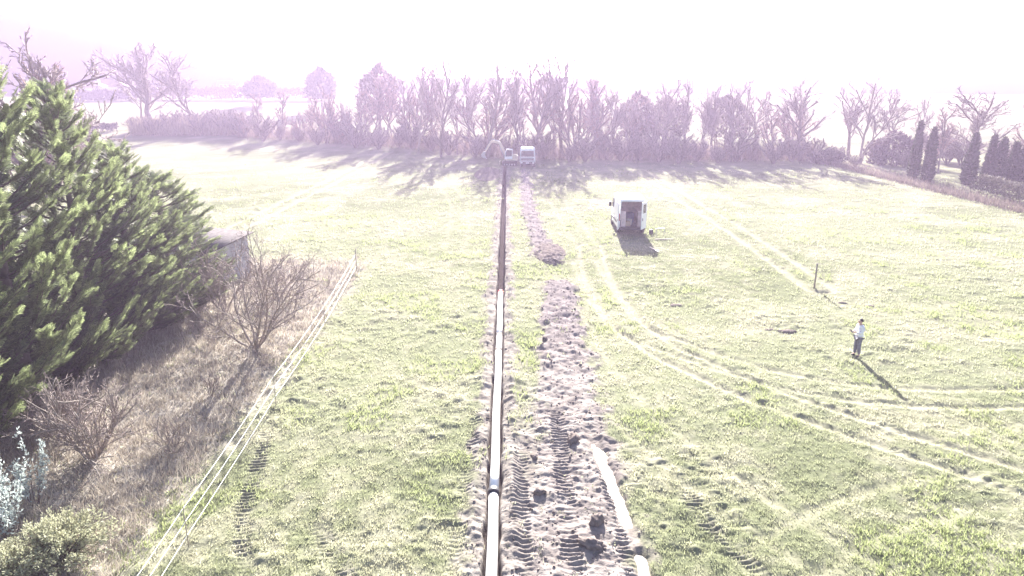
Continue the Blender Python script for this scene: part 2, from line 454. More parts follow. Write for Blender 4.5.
# ------------------------------------------------------------------ grass and dry weeds (uncountable)
def blades(name, X, Y, h, w, col, mat, lean=.6, per=6, spread=.09):
    n = len(X); k = n * per
    z0 = field(X, Y)[0]
    bx = np.repeat(X, per) + rng.normal(0, 1, k) * np.repeat(spread, per)
    by = np.repeat(Y, per) + rng.normal(0, 1, k) * np.repeat(spread, per)
    bz = np.repeat(z0, per) - .015
    a = rng.rand(k) * 2 * np.pi; hh = np.repeat(h, per) * rng.uniform(.5, 1.1, k); ln = lean * rng.uniform(.2, 1.2, k) * hh
    ww = np.repeat(w, per) * .5
    b = a + np.pi / 2 + rng.normal(0, .5, k)
    P0 = np.stack([bx - ww * np.cos(b), by - ww * np.sin(b), bz], 1); P1 = np.stack([bx + ww * np.cos(b), by + ww * np.sin(b), bz], 1)
    P2 = np.stack([bx + ln * np.cos(a), by + ln * np.sin(a), bz + hh], 1)
    V = np.stack([P0, P1, P2], 1).reshape(-1, 3)
    F = np.arange(3 * k).reshape(-1, 3)
    C = np.repeat(np.repeat(col, per, 0) * rng.uniform(.8, 1.25, (k, 1)), 3, 0)
    return link(name, np_mesh(name, V, F, [mat], False, C))

NT = 82000
Y = np.exp(rng.uniform(math.log(14.2), math.log(165), NT)); d = Y * math.cos(PITCH) + 3.5
X = rng.uniform(-1, 1, NT) * (.80 * d + 1)
_, s_, t_, td_, ru_, tr_, dr_ = field(X, Y)
keep = (rng.rand(NT) > sstep(38, 125, Y)) & (rng.rand(NT) > np.clip(s_ * 1.15 + t_ * 1.1 + td_ * 1.2, 0, .97)) & (tr_ < .05) & (ru_ < .1) & (rng.rand(NT) > dr_ * .85)
X, Y = X[keep], Y[keep]
n1 = fbm(X / 3.3 + 2, Y / 3.3, 3)[:, None]; n2 = fbm(X / .5, Y / .5 + 20, 3)[:, None]; n3 = fbm(X / 16 + 5, Y / 16, 2)[:, None]
green = sstep(.56, .74, fbm(X / 2.6 + 60, Y / 2.6 + 11, 2))[:, None]
gc = grass_col(n1, n2, n3); gc = gc + (c(.20, .225, .105) - gc) * green; gc = gc * 1.36
hh = (.05 + .07 * rng.rand(len(X)) + .10 * green[:, 0] * rng.rand(len(X))) * (.8 + np.minimum(Y, 70) / 60)
grass = blades('meadow_grass', X, Y, hh, .016 + Y * .0009, gc, M['grass'], .9, 6, .05 + Y * .0016)
tag(grass, 'short pale green winter grass covering the field', 'grass', kind='stuff')

ND = 9000
Y = np.exp(rng.uniform(math.log(14.2), math.log(50), ND)); X = rng.uniform(-19, -10.2, ND)
dr_ = field(X, Y)[6]; keep = rng.rand(ND) < dr_
X, Y = X[keep], Y[keep]; n2 = rng.rand(len(X), 1)
weeds = blades('dry_weeds', X, Y, .16 + .38 * rng.rand(len(X)) ** 2, .016 + Y * .0006, c(.30, .26, .215) + (c(.47, .42, .35) - c(.30, .26, .215)) * n2, M['dry'], .9, 7, .10 + Y * .002)
tag(weeds, 'tangled brown dry weeds between the evergreen row and wire fence', 'weeds', kind='stuff')

def lump(r, k=1, seed=0):
    bm = bmesh.new(); bmesh.ops.create_icosphere(bm, subdivisions=k, radius=1)
    V = np.array([v.co[:] for v in bm.verts]); F = np.array([[v.index for v in f.verts] for f in bm.faces]); bm.free()
    q = np.random.RandomState(seed); V = V * (1 + r * (q.rand(len(V), 1) - .5)) * np.array([1, .85, .6])
    return V, F
NC = 1600
cs = [lump(.8, 1, s) for s in range(6)]
Y = np.exp(rng.uniform(math.log(14.2), math.log(100), NC * 3)); X = rng.uniform(-2, 5, NC * 3)
f_ = field(X, Y); keep = (rng.rand(NC * 3) < f_[1] * .8) & (f_[5] < .05) & (f_[4] < .2)
X, Y, Z = X[keep][:NC], Y[keep][:NC], f_[0][keep][:NC]
Vs, Fs, o_ = [], [], 0
for i in range(len(X)):
    V, F = cs[i % 6]; r = .012 + .045 * rng.rand() ** 4 + Y[i] * .0005
    a = rng.rand() * 6.28; ca, sa = math.cos(a), math.sin(a)
    W = V * r; W = np.stack([W[:, 0] * ca - W[:, 1] * sa + X[i], W[:, 0] * sa + W[:, 1] * ca + Y[i], W[:, 2] + Z[i] + .2 * r], 1)
    Vs.append(W); Fs.append(F + o_); o_ += len(V)
clods = link('soil_crumbs', np_mesh('soil_crumbs', np.concatenate(Vs), np.concatenate(Fs), [M['clod']]))
tag(clods, 'loose brown soil crumbs strewn along the trench and strip', 'soil', kind='stuff')

def earth_clod(px, py, r, label, flat=.55, seed=0, name='earth_clod'):
    x, y = G(px, py); V, F = lump(.55, 3, seed + 50)
    nn = fbm(V[:, 0] * 2 + seed, V[:, 1] * 2 + V[:, 2] * 2, 3)[:, None]
    V = V / (1e-6 + 1) * (0.7 + .6 * nn) * np.array([r, r * .7, r * flat / .6])
    o = link(name, np_mesh(name, V, F, [M['clod']], False), None, (x, y, ground_z(x, y) + r * .12), (0, 0, seed * 1.3))
    return tag(o, label, 'soil clod', 'big clods on the churned soil')
earth_clod(573, 441, .34, 'dark wide lump of soil high on the churned strip', .6, 1)
earth_clod(590, 546, .36, 'broad dark lump of soil nearest the water-filled rut', .5, 2)
earth_clod(597, 524, .26, 'upright dark clod of soil just above the broad lump', .9, 3)
earth_clod(534, 458, .15, 'small reddish clod of soil beside the white pipe', .8, 4)
earth_clod(539, 494, .2, 'clod of soil between the two crawler prints', .7, 5)
earth_clod(545, 341, .22, 'clod of soil on the middle of the far strip', .7, 6)

# ------------------------------------------------------------------ pipes in the trench
def pipe(y0, y1, label, joint=None, cap=False, mark=False):
    r = .155
    ym = y0; t = thing('pipe_section', label, 'pipe', (trench_x(y0), y0, -.34 + .03), 0, 'pale pipe sections in the trench')
    n = 14; yy = np.linspace(0, y1 - y0, n)
    pts = np.stack([trench_x(y0 + yy) - trench_x(y0) + .012 * np.sin(yy * .9), yy, r + .03 + .01 * np.sin(yy * .7 + 1)], 1)
    link('barrel', Tubes().add(pts, r, 20, True).mesh('barrel', M['plastic']), t)
    if joint: link('coupling', Tubes().add(pts[-1] + np.array([[0, -.16, .0], [0, .16, .0]]), r + .03, 20, True).mesh('coupling', M['darkplastic']), t)
    if mark: link('joint_ring', Tubes().add(pts[-1] + np.array([[0, -.05, 0], [0, .05, 0]]), r + .022, 20, True).mesh('joint_ring', M['wood']), t)
    if cap: link('end_cap', Tubes().add(pts[-1] + np.array([[0, -.1, 0], [0, .06, 0]]), r + .03, 20, True).mesh('end_cap', M['red']), t)
pipe(7.5, 18.82, 'cream plastic pipe section nearest the viewer, ending at a dark coupling', joint=True)
pipe(18.86, 30.86, 'long cream plastic pipe section beyond the dark coupling', mark=True)
pipe(30.9, 33.0, 'short cream plastic pipe section between two dark joint rings', mark=True)
pipe(33.04, PIPE_END, 'farthest cream plastic pipe section, ending in a red cap', cap=True)

# water in the rut
def puddle(p, w, label):
    p = np.asarray(p); n = len(p); t = np.gradient(p, axis=0); t /= np.linalg.norm(t, axis=1)[:, None]; nr = np.stack([-t[:, 1], t[:, 0]], 1)
    k = 5; V = []
    for i in range(n):
        ww = w
        for j in np.linspace(-1, 1, k): V.append([*(p[i] + nr[i] * j * ww), -.10])
    F = [[i * k + j, i * k + j + 1, (i + 1) * k + j + 1, (i + 1) * k + j] for i in range(n - 1) for j in range(k - 1)]
    o = link('puddle', np_mesh('puddle', V, np.array(F), [M['water']], True)); tag(o, label, kind='structure')
puddle(RUT[1:11], .36, 'long narrow puddle of muddy water in the wheel rut')
puddle(RUT[11:], .36, 'short puddle of muddy water at the near end of the rut')

# ------------------------------------------------------------------ bare trees and shrubs
def unit(v): return v / (np.linalg.norm(v) + 1e-9)
def grow(q, H, r0, trunkf=.45, nl=(9, 6, 5, 4), ang=(38, 42, 45, 45), ratio=(.6, .5, .5, .45), up=.25, wig=.12, stems=1, tw=.012, low=.25, k0=7, tilt=(.15, .5)):
    """returns (wood, twigs) Tubes for a leafless tree of height about H"""
    wood, twigs = Tubes(), Tubes()
    def branch(p, dr, L, r, lev):
        ns = 6 if lev == 0 else (4 if lev < 3 else 3)
        pts = [p]; d = dr.copy()
        for i in range(ns):
            d = unit(d + q.normal(0, wig, 3) + np.array([0, 0, up * (.5 if lev == 0 else .35)]))
            pts.append(pts[-1] + d * L / ns)
        pts = np.array(pts)
        rad = np.maximum(r * np.linspace(1, .25 if lev else .3, len(pts)), tw * (2.6, 2.0, .9, .5)[min(lev, 3)])
        if lev <= 1: wood.add(pts, rad, (k0 if lev == 0 else 5))
        else: twigs.add(pts, np.maximum(rad, tw * .5), 3)
        n = nl[lev] if lev < len(nl) else 0
        for j in range(n):
            f = (low + (1 - low) * (j + q.rand()) / n) if lev == 0 else .2 + .8 * (j + q.rand()) / n
            x = f * ns; i = min(int(x), ns - 1); b = pts[i] + (pts[i + 1] - pts[i]) * (x - i)
            ax = unit(pts[i + 1] - pts[i])
            s = unit(np.cross(ax, q.normal(0, 1, 3)))
            an = R(ang[min(lev, len(ang) - 1)] * q.uniform(.65, 1.3))
            nd = unit(ax * math.cos(an) + s * math.sin(an))
            nlng = L * ratio[lev] * q.uniform(.65, 1.2) * (1.15 - .55 * f if lev == 0 else 1 - .3 * f)
            nr = max(r * (1 - .7 * f) * .6, tw)
            if lev + 1 >= len(nl): twigs.spike(b, b + unit(nd + np.array([0, 0, .25])) * nlng, tw)
            else: branch(b, nd, nlng, nr, lev + 1)
    for s in range(stems):
        a = s / max(stems, 1) * 6.28 + q.rand(); t = 0.05 if stems == 1 else q.uniform(*tilt)
        branch(np.array([math.cos(a), math.sin(a), 0]) * (0 if stems == 1 else r0 * 1.2), unit(np.array([math.cos(a) * t, math.sin(a) * t, 1])), H * (.85 if stems == 1 else q.uniform(.6, .85)), r0, 0)
    return wood, twigs

def tree_proto(name, seed, bark='bark', twig='twig', **kw):
    wood, tws = grow(np.random.RandomState(seed), **kw)
    return (wood.mesh(name + '_trunk', M[bark]), tws.mesh(name + '_crown', M[twig]))
PROTO = [
    tree_proto('bare_tall', 1, H=17, r0=.26, nl=(11, 6, 5, 4), ang=(32, 38, 42, 45), ratio=(.42, .5, .5, .5), tw=.05, low=.25),
    tree_proto('bare_fork', 2, H=17, r0=.24, nl=(9, 6, 5, 4), ang=(30, 36, 42, 45), ratio=(.55, .5, .5, .5), tw=.05, stems=2, low=.35, bark='barkpale'),
    tree_proto('bare_wide', 3, H=12, r0=.28, nl=(12, 7, 6, 4), ang=(50, 45, 45, 45), ratio=(.62, .55, .5, .5), tw=.05, low=.2),
    tree_proto('bare_thin', 4, H=12, r0=.13, nl=(12, 6, 5, 3), ang=(34, 38, 42, 45), ratio=(.38, .5, .5, .5), tw=.05, low=.15, twig='twigred'),
    tree_proto('bare_clump', 5, H=9, r0=.11, nl=(8, 6, 5, 3), ang=(30, 38, 42, 45), ratio=(.5, .5, .5, .5), tw=.036, stems=5, low=.15, twig='twigred'),
    tree_proto('bare_bush', 6, H=6, r0=.07, nl=(8, 5, 4, 3), ang=(32, 40, 45, 45), ratio=(.5, .5, .5, .5), tw=.034, stems=8, low=.1),
    tree_proto('bare_old', 7, H=13, r0=.42, nl=(13, 8, 6, 4), ang=(48, 42, 42, 45), ratio=(.62, .55, .5, .5), tw=.05, low=.22),
    tree_proto('bare_pollard', 8, H=13, r0=.34, nl=(14, 6, 5, 3), ang=(34, 30, 36, 40), ratio=(.6, .5, .5, .5), tw=.05, low=.4),
]
PH = []
for a_, b_ in PROTO:
    PH.append(max(max(v.co.z for v in a_.vertices), max(v.co.z for v in b_.vertices)))
def bare_tree(k, x, y, h, label, group=None, name='bare_tree', rz=None, wide=1.0, cat='tree'):
    s = h / PH[k]
    t = thing(name, label, cat, (x, y, ground_z(x, y) - .1), rng.rand() * 6.28 if rz is None else rz, group)
    link('trunk', PROTO[k][0], t, scale=(s * wide, s * wide, s)); link('crown', PROTO[k][1], t, scale=(s * wide, s * wide, s))
    return t
def top_h(x_px, ytop, Y):
    """height at distance Y that reaches photograph row ytop"""
    return CAM_H - math.tan(PITCH + math.atan((ytop - 288) / FPX)) * Y
def at_px(px, Y, z=6.0):
    d = Y * math.cos(PITCH) + (CAM_H - z) * math.sin(PITCH)
    return (px - 512) / FPX * d
def bt(k, px, ytop, Y, label, group=None, **kw):
    return bare_tree(k, at_px(px, Y), Y, top_h(px, ytop, Y) * 1.1 - rise(0, Y), label, group, **kw)

LINE = 'bare trees of the line behind the field'
bt(7, 154, 46, 160, 'big pale bare tree with several trunks left of its slim neighbour', 'pair of bare trees beyond the left field', wide=1.7)
bt(1, 142, 56, 163, 'bare double-stemmed tree close behind the big pale one', 'pair of bare trees beyond the left field', wide=1.5)
bt(0, 196, 58, 161, 'slim bare tree with forked open crown over the reeds', 'pair of bare trees beyond the left field', wide=1.8)
bt(6, 18, 40, 74, 'bare spreading tree rising behind the evergreen row at the edge')
bt(3, 62, 74, 80, 'reddish bare tree just right of the evergreen tips')
bt(4, 40, 84, 70, 'low reddish bare thicket tree behind the evergreen row')
bt(1, 487, 50, 122, 'tallest bare double-stemmed tree behind the excavator', LINE)
bt(0, 440, 62, 122, 'tall bare tree left of the excavator, with crooked top', LINE)
bt(0, 534, 57, 120, 'tall thin bare tree right behind the white truck', LINE)
bt(7, 563, 54, 122, 'tall bare tree with fanned branches right of the truck', LINE)
bt(1, 418, 70, 128, 'bare tree at the left side of the tallest clump', LINE)
bt(2, 600, 92, 121, 'wide low bare tree between the tall clump and open crowns', LINE)
bt(7, 805, 84, 117, 'pollarded bare tree with upright fanned limbs at the field corner', LINE, wide=1.5)
bt(1, 866, 80, 112, 'tall bare forked tree beside the dark purple bush', LINE, wide=1.4)
bt(7, 852, 92, 118, 'bare tree half hidden behind the tall forked one', LINE, wide=1.3)
bt(0, 898, 94, 118, 'narrow bare tree above the dark purple bush', LINE, wide=1.3)
bt(0, 915, 100, 121, 'narrow bare tree above the two slim cypresses', LINE)
bt(2, 978, 92, 103, 'round-crowned old bare tree behind the dark conical cypresses', LINE, wide=1.35)
bt(3, 945, 112, 100, 'slender bare tree between the paired cypresses and old tree', LINE)
bt(3, 1040, 104, 104, 'bare tree at the right edge behind the cypresses', LINE)
q = np.random.RandomState(21)
for i, px in enumerate(np.linspace(250, 790, 50)):
    Yb = np.interp(px, [240, 400, 520, 800], [150, 134, 118, 116]) + q.uniform(-3, 14)
    k = [3, 0, 3, 1, 4, 7][q.randint(6)]
    yt = np.interp(px, [240, 300, 340, 370, 400, 470, 520, 570, 620, 700, 760, 800], [108, 100, 92, 78, 74, 70, 74, 78, 88, 92, 92, 100]) + q.uniform(-10, 16)
    bt(k, px + q.uniform(-5, 5), yt, Yb, 'slender leafless tree in the dense hazy thicket behind the field', 'leafless thicket trees')
for i, px in enumerate(np.linspace(245, 830, 32)):
    Yb = np.interp(px, [240, 400, 520, 800, 830], [148, 131, 114, 113, 111]) + q.uniform(-1, 6)
    x = at_px(px + q.uniform(-4, 4), Yb, 2)
    if abs(x) < 6: Yb += 5
    bare_tree(5, x, Yb, q.uniform(3, 6), 'leafless bush at the foot of the hazy tree line', 'bushes at the foot of the tree line', name='bare_bush', wide=1.3, cat='bush')
for i, (px, Yb, hb) in enumerate([(838, 113, 3), (856, 108, 2.2), (880, 112, 4), (905, 108, 3), (948, 112, 4.5), (962, 110, 5), (1005, 108, 5), (935, 118, 6)]):
    bare_tree(5, at_px(px, Yb, 1), Yb, hb, 'leafless bush among the garden trees on the right', 'bushes among the garden trees', name='bare_bush', wide=1.4, cat='bush')
for i, px in enumerate(range(138, 250, 8)):
    Yb = 158 + q.uniform(-3, 4)
    bare_tree(5, at_px(px, Yb, 1), Yb, q.uniform(3.6, 6) * (1 if px > 160 else .8), 'reedy bush in the straw-coloured row under the two bare trees', 'reedy bushes under the two bare trees', name='reedy_bush', wide=1.5, cat='bush')

# undergrowth that reads as one mass
def twig_mass(name, n, sampler, label, col0, col1, hmin, hmax, w):
    X, Y, H = sampler(n)
    z0 = field(X, Y)[0]; a = rng.rand(n) * 6.28; ln = H * rng.uniform(.1, .55, n); b = rng.rand(n) * 6.28
    up = rng.rand(n) ** 1.5 * H * .45
    P0 = np.stack([X - w * np.cos(b), Y - w * np.sin(b), z0 + up], 1); P1 = np.stack([X + w * np.cos(b), Y + w * np.sin(b), z0 + up], 1)
    P2 = np.stack([X + ln * np.cos(a), Y + ln * np.sin(a), z0 + up + H * rng.uniform(.4, 1, n)], 1)
    C = np.repeat(col0 + (col1 - col0) * rng.rand(n, 1), 3, 0)
    o = link(name, np_mesh(name, np.stack([P0, P1, P2], 1).reshape(-1, 3), np.arange(3 * n).reshape(-1, 3), [M['dry']], False, C))
    return tag(o, label, 'undergrowth', kind='stuff')
def samp_line(n):
    px = rng.uniform(238, 815, n); Yb = np.interp(px, [240, 400, 520, 800], [150, 134, 117, 115]) + rng.uniform(0, 9, n)
    d = Yb * math.cos(PITCH) + 3; X = (px - 512) / FPX * d
    return X, Yb, .8 + 2.6 * fbm(X / 3, Yb / 9 + 4, 2) * rng.uniform(.5, 1.6, n)
twig_mass('thicket_undergrowth', 18000, samp_line, 'tangled brown brambles along the foot of the tree line', c(.16, .12, .105), c(.30, .23, .19), 1, 4, .035)
def samp_reed(n):
    px = rng.uniform(130, 255, n); Yb = 157 + rng.uniform(-3, 5, n); d = Yb * math.cos(PITCH) + 3
    return (px - 512) / FPX * d, Yb, rng.uniform(1.2, 4.2, n)
twig_mass('straw_reeds', 5000, samp_reed, 'straw-coloured reeds under the two bare trees', c(.28, .22, .16), c(.44, .36, .26), 1, 4, .06)
def samp_verge(n):
    Yb = rng.uniform(56, 114, n); X = 51.2 + rng.normal(0, .5, n) + np.where(rng.rand(n) < .3, rng.uniform(0, 4, n), 0)
    return X, Yb, rng.uniform(.2, 1.0, n)
twig_mass('verge_brambles', 9000, samp_verge, 'low dull brambles along the right edge of the field', c(.14, .11, .10), c(.27, .22, .18), 1, 4, .03)

# near leafless shrubs by the fence
def shrub(px, py, h, seed, label, stems, tw, nl, group=None, **kw):
    x, y = G(px, py)
    wood, tws = grow(np.random.RandomState(seed), H=h, r0=kw.pop('r0', .05), nl=nl, stems=stems, tw=tw, **kw)
    t = thing('bare_shrub', label, 'shrub', (x, y, ground_z(x, y) - .03), 0, group)
    link('stems', wood.mesh('stems', M['barkpale']), t); tag(link('twigs', tws.mesh('twigs', M['twig']), t), kind='stuff')
BS = 'leafless shrubs on the dry bank'
shrub(256, 352, 5.8, 31, 'large leafless many-stemmed shrub beside the wire fence', 8, .009, (9, 6, 4, 2), BS, r0=.06, ang=(42, 40, 42, 45), ratio=(.55, .5, .5, .5), low=.2, up=.13, tilt=(.25, 1.15), wig=.2)
shrub(226, 320, 4.3, 32, 'leafless shrub in front of the grey shed', 7, .009, (9, 5, 4, 2), BS, ang=(38, 40, 42, 45), ratio=(.5, .5, .5, .5), low=.15, tilt=(.2, .8), wig=.18)
shrub(280, 302, 3.2, 37, 'small leafless shrub between the large one and far fence post', 5, .008, (8, 5, 4, 2), BS, ang=(38, 40, 42, 45), ratio=(.5, .5, .5, .5), low=.15, tilt=(.2, .8), wig=.18)
shrub(172, 456, 1.5, 33, 'small thin leafless shrub halfway down the dry bank', 5, .007, (6, 4, 2), BS, r0=.025, low=.15, tilt=(.3, 1.), wig=.22)
shrub(96, 470, 3.0, 34, 'dense leafless shrub against the foot of the evergreen row', 16, .008, (7, 5, 3), BS, r0=.035, low=.15, up=.12, tilt=(.2, .9), wig=.22)
shrub(62, 452, 2.6, 35, 'leafless twiggy shrub in the shade of the evergreen row', 10, .008, (7, 5, 3), BS, r0=.03, low=.15, up=.12, tilt=(.2, .9), wig=.22)
shrub(212, 400, 1.1, 36, 'knee-high leafless shrub between the small one and large one', 4, .006, (6, 4, 3), BS, r0=.02, low=.15)

# leafy small shrubs
def leaves_on(pts, dirs, L, w, q):
    n = len(pts); s = np.cross(dirs, q.normal(0, 1, (n, 3))); s /= np.linalg.norm(s, axis=1)[:, None] + 1e-9
    V = np.stack([pts, pts + dirs * L * .5 + s * w, pts + dirs * L, pts + dirs * L * .5 - s * w], 1).reshape(-1, 3)
    return V, np.arange(4 * n).reshape(-1, 4)
def leafy_shrub(name, px, py, h, rad, seed, nb, nl, L, w, leafmat, label, upr):
    q = np.random.RandomState(seed); x, y = G(px, py); T = Tubes(); P, D = [], []
    for i in range(nb):
        a = q.rand() * 6.28; rr = rad * q.rand() ** .6
        tip = np.array([math.cos(a) * rr, math.sin(a) * rr, h * (1 - .45 * (rr / rad) ** 2) * q.uniform(.6, 1.05)])
        base = np.array([math.cos(a), math.sin(a), 0]) * .12 * q.rand()
        tt = np.linspace(0, 1, 6)[:, None]; pts = base + (tip - base) * tt; pts[:, 2] = tip[2] * tt[:, 0] ** upr
        pts[1:-1] += q.normal(0, .04, (4, 3))
        T.add(pts, np.linspace(.014, .004, 6), 4)
        f = q.uniform(.25, 1, nl); f5 = f * 5; ii = np.minimum(f5.astype(int), 4); b = pts[ii] + (pts[ii + 1] - pts[ii]) * (f5 - ii)[:, None]
        ax = unit(tip - base); dd = q.normal(0, 1, (nl, 3)) * .8 + ax; dd /= np.linalg.norm(dd, axis=1)[:, None]
        P.append(b + q.normal(0, .04, (nl, 3))); D.append(dd)
    V, F = leaves_on(np.concatenate(P), np.concatenate(D), L, w, q)
    t = thing(name, label, 'shrub', (x, y, ground_z(x, y) - .02))
    tag(link('stems', T.mesh('stems', M['bark']), t), kind='stuff'); tag(link('leaves', np_mesh('leaves', V, F, [leafmat]), t), kind='stuff')
leafy_shrub('silver_shrub', 14, 548, 3.0, .8, 41, 20, 70, .11, .022, M['silver'], 'upright silvery-leaved shrub at the bottom left corner', .9)
leafy_shrub('silver_shrub', 38, 515, 2.6, .55, 43, 10, 80, .11, .022, M['silver'], 'slim silvery-leaved shrub with a pointed tip near the evergreen', .9)
leafy_shrub('pale_shrub', 62, 566, 1.25, 1.5, 42, 150, 60, .10, .02, M['paleleaf'], 'low rounded pale green shrub in the bottom left corner', .7)
leafy_shrub('pale_shrub', 12, 590, 1.1, 1.1, 44, 80, 50, .10, .02, M['paleleaf'], 'pale green shrub cut by the bottom left frame edge', .7)

# ------------------------------------------------------------------ evergreen row on the left
def cypress_proto(seed, H=12.0, RAD=3.0, nlimb=165):
    q = np.random.RandomState(seed); T = Tubes(); LV, LF, LC, n = [], [], [], 0
    trunk = np.array([[0, 0, 0], [.05, 0, H * .3], [0, .06, H * .6], [.03, 0, H * .97]]); T.add(trunk, [.24, .19, .11, .02], 8)
    limbs = Tubes()
    def env(h): return RAD * (1 - h ** 2.0) ** .8 * (.6 + .4 * min(1, h / .12)) + .12
    for i in range(nlimb):
        h = ((i + q.rand()) / nlimb) ** 1.15 * .97
        a = i * 2.4 + q.normal(0, .4)
        rr = env(h) * q.uniform(.78, 1.22)
        lift = rr * q.uniform(.3, .85) + .25
        b = np.array([0, 0, max(.15, h * H - lift * .8)])
        o = np.array([math.cos(a), math.sin(a), 0])
        s = np.linspace(0, 1, 6)[:, None]
        pts = b + o * rr * s + np.array([0, 0, 1]) * lift * s ** 1.6
        limbs.add(pts, np.linspace(.045, .008, 6), 4)
        # feathery sprays along the outer part of the limb
        ns = int(12 + 13 * rr)
        for j in range(ns):
            f = .34 + .68 * (j + q.rand()) / ns
            x = min(f, .999) * 5; k = int(x); p = pts[k] + (pts[k + 1] - pts[k]) * (x - k)
            ax = unit(pts[k + 1] - pts[k])
            side = np.cross(ax, [0, 0, 1]); side = unit(side)
            w = q.uniform(-1, 1) * (1.05 - .5 * f)
            d = unit(ax * .9 + side * w * 1.1 + np.array([0, 0, q.uniform(-.15, .42)]))
            nrm = unit(np.cross(d, side) + q.normal(0, .35, 3)); sd = unit(np.cross(nrm, d))
            L = q.uniform(.28, .62) * (1.1 - .25 * f); m = 6
            u = (np.arange(m) + .6) / m
            base = p + q.normal(0, .05, 3)
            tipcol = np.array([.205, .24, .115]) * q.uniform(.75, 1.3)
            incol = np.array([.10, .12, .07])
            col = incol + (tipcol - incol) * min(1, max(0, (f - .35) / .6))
            for sg in (-1, 1):
                p0 = base + d * (u * L)[:, None]
                ll = L * .46 * (1 - .75 * u) + .05
                dd = d * .75 + sd * sg * .66; dd = dd / np.linalg.norm(dd)
                droop = np.array([0, 0, -.06]) * q.rand()
                p1 = p0 + dd * ll[:, None] + droop
                ww = d * .024
                V = np.stack([p0 - ww, p0 + dd * (ll * .55)[:, None] - ww * .9, p1, p0 + dd * (ll * .5)[:, None] + ww * 1.3], 1).reshape(-1, 3)
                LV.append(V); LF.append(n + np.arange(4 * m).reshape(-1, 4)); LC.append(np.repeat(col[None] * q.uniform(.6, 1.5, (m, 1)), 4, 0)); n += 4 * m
            tp = base + d * L
            V = np.stack([base + d * L * .4 - sd * .03, base + d * L * .4 + sd * .03, tp + d * .1]); LV.append(np.concatenate([V, V[2:]])); LF.append(n + np.arange(4).reshape(1, 4)); LC.append(np.repeat(col[None] * 1.1, 4, 0)); n += 4
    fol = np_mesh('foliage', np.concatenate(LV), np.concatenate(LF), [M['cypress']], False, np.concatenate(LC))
    return T.mesh('trunk', M['bark']), limbs.mesh('limbs', M['bark']), fol
CYP = [cypress_proto(s) for s in (61, 62)]
def cypress(k, x, y, h, rz, label, wide=1.0):
    s = h / 12.4
    t = thing('cypress_tree', label, 'tree', (x, y, ground_z(x, y) - .1), rz, 'feathery cypresses of the evergreen row')
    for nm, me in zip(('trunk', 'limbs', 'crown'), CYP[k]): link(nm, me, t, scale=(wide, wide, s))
cypress(0, -18.9, 16.2, 11.0, .3, 'feathery green cypress at the frame edge, nearest of the row')
cypress(1, -18.7, 20.3, 12.4, 1.9, 'tall feathery green cypress second nearest in the row', 1.05)
cypress(0, -18.9, 24.6, 14.2, 3.4, 'tallest feathery green cypress, its tip at the left frame edge', 1.1)
cypress(1, -18.8, 28.8, 12.6, 4.6, 'feathery green cypress third from the open end of the row', 1.05)
cypress(0, -18.7, 32.3, 9.9, .9, 'feathery green cypress next to the last of the row', 1.0)
cypress(1, -18.6, 35.8, 7.9, 2.6, 'last and lowest feathery cypress, beside the grey shed', 1.08)

# ------------------------------------------------------------------ shaped evergreens
def leaf_shell(q, n, shape, size, col, tipvar=.4):
    """triangles spread through the outer volume of a crown; shape(u, a) -> (radius factor, height)"""
    u, a = q.rand(n), q.rand(n) * 6.28
    r, h = shape(u, a, q)
    r = r * q.uniform(.72, 1.06, n)
    P = np.stack([r * np.cos(a), r * np.sin(a), h], 1)
    d = np.stack([np.cos(a) * .6, np.sin(a) * .6, np.full(n, .9)], 1) + q.normal(0, .5, (n, 3)); d /= np.linalg.norm(d, axis=1)[:, None]
    s = np.cross(d, q.normal(0, 1, (n, 3))); s /= np.linalg.norm(s, axis=1)[:, None]
    L = size * q.uniform(.6, 1.5, n)[:, None]
    V = np.stack([P - s * L * .3, P + s * L * .3, P + d * L], 1).reshape(-1, 3)
    C = np.repeat(np.array(col)[None] * q.uniform(1 - tipvar, 1 + tipvar, (n, 1)), 3, 0)
    return V, np.arange(3 * n).reshape(-1, 3), C
def evergreen(name, x, y, H, shape, size, n, col, label, cat, group, seed, z=None, trunk_r=.12):
    q = np.random.RandomState(seed); V, F, C = leaf_shell(q, n, shape, size, col)
    t = thing(name, label, cat, (x, y, (ground_z(x, y) if z is None else z) - .05), 0, group)
    link('trunk', Tubes().add([[0, 0, 0], [.03, 0, H * .5], [0, 0, H * .9]], [trunk_r, trunk_r * .7, .02], 6).mesh('trunk', M['bark']), t)
    link('crown', np_mesh('crown', V, F, [M['darkleaf']], False, C), t)
def column(H, Rm):
    def f(u, a, q):
        h = u * H; t = h / H
        return Rm * (np.minimum(1, t / .18) ** .5) * (1 - t) ** .55 * (1.25 - .25 * t) * (.7 + .6 * fbm(a * 1.3 + Rm * 40, t * 9 + H * 7, 2)), h
    return f
def dome(H, Rm, lobes=5, ph=0.0, z0=.0):
    def f(u, a, q):
        h = z0 + (H - z0) * u
        lump_ = fbm(a * 1.6 + ph, u * 6 + ph, 3)
        return Rm * np.sqrt(np.maximum(0.02, 1 - (2 * u - .7) ** 2 * .6)) * (1 - .55 * sstep(.7, 1, u)) * (.55 + .85 * lump_ + .12 * np.sin(lobes * a + ph + 4 * u)), h * (.9 + .2 * lump_)
    return f
CG = 'dark conical cypresses of the right garden'
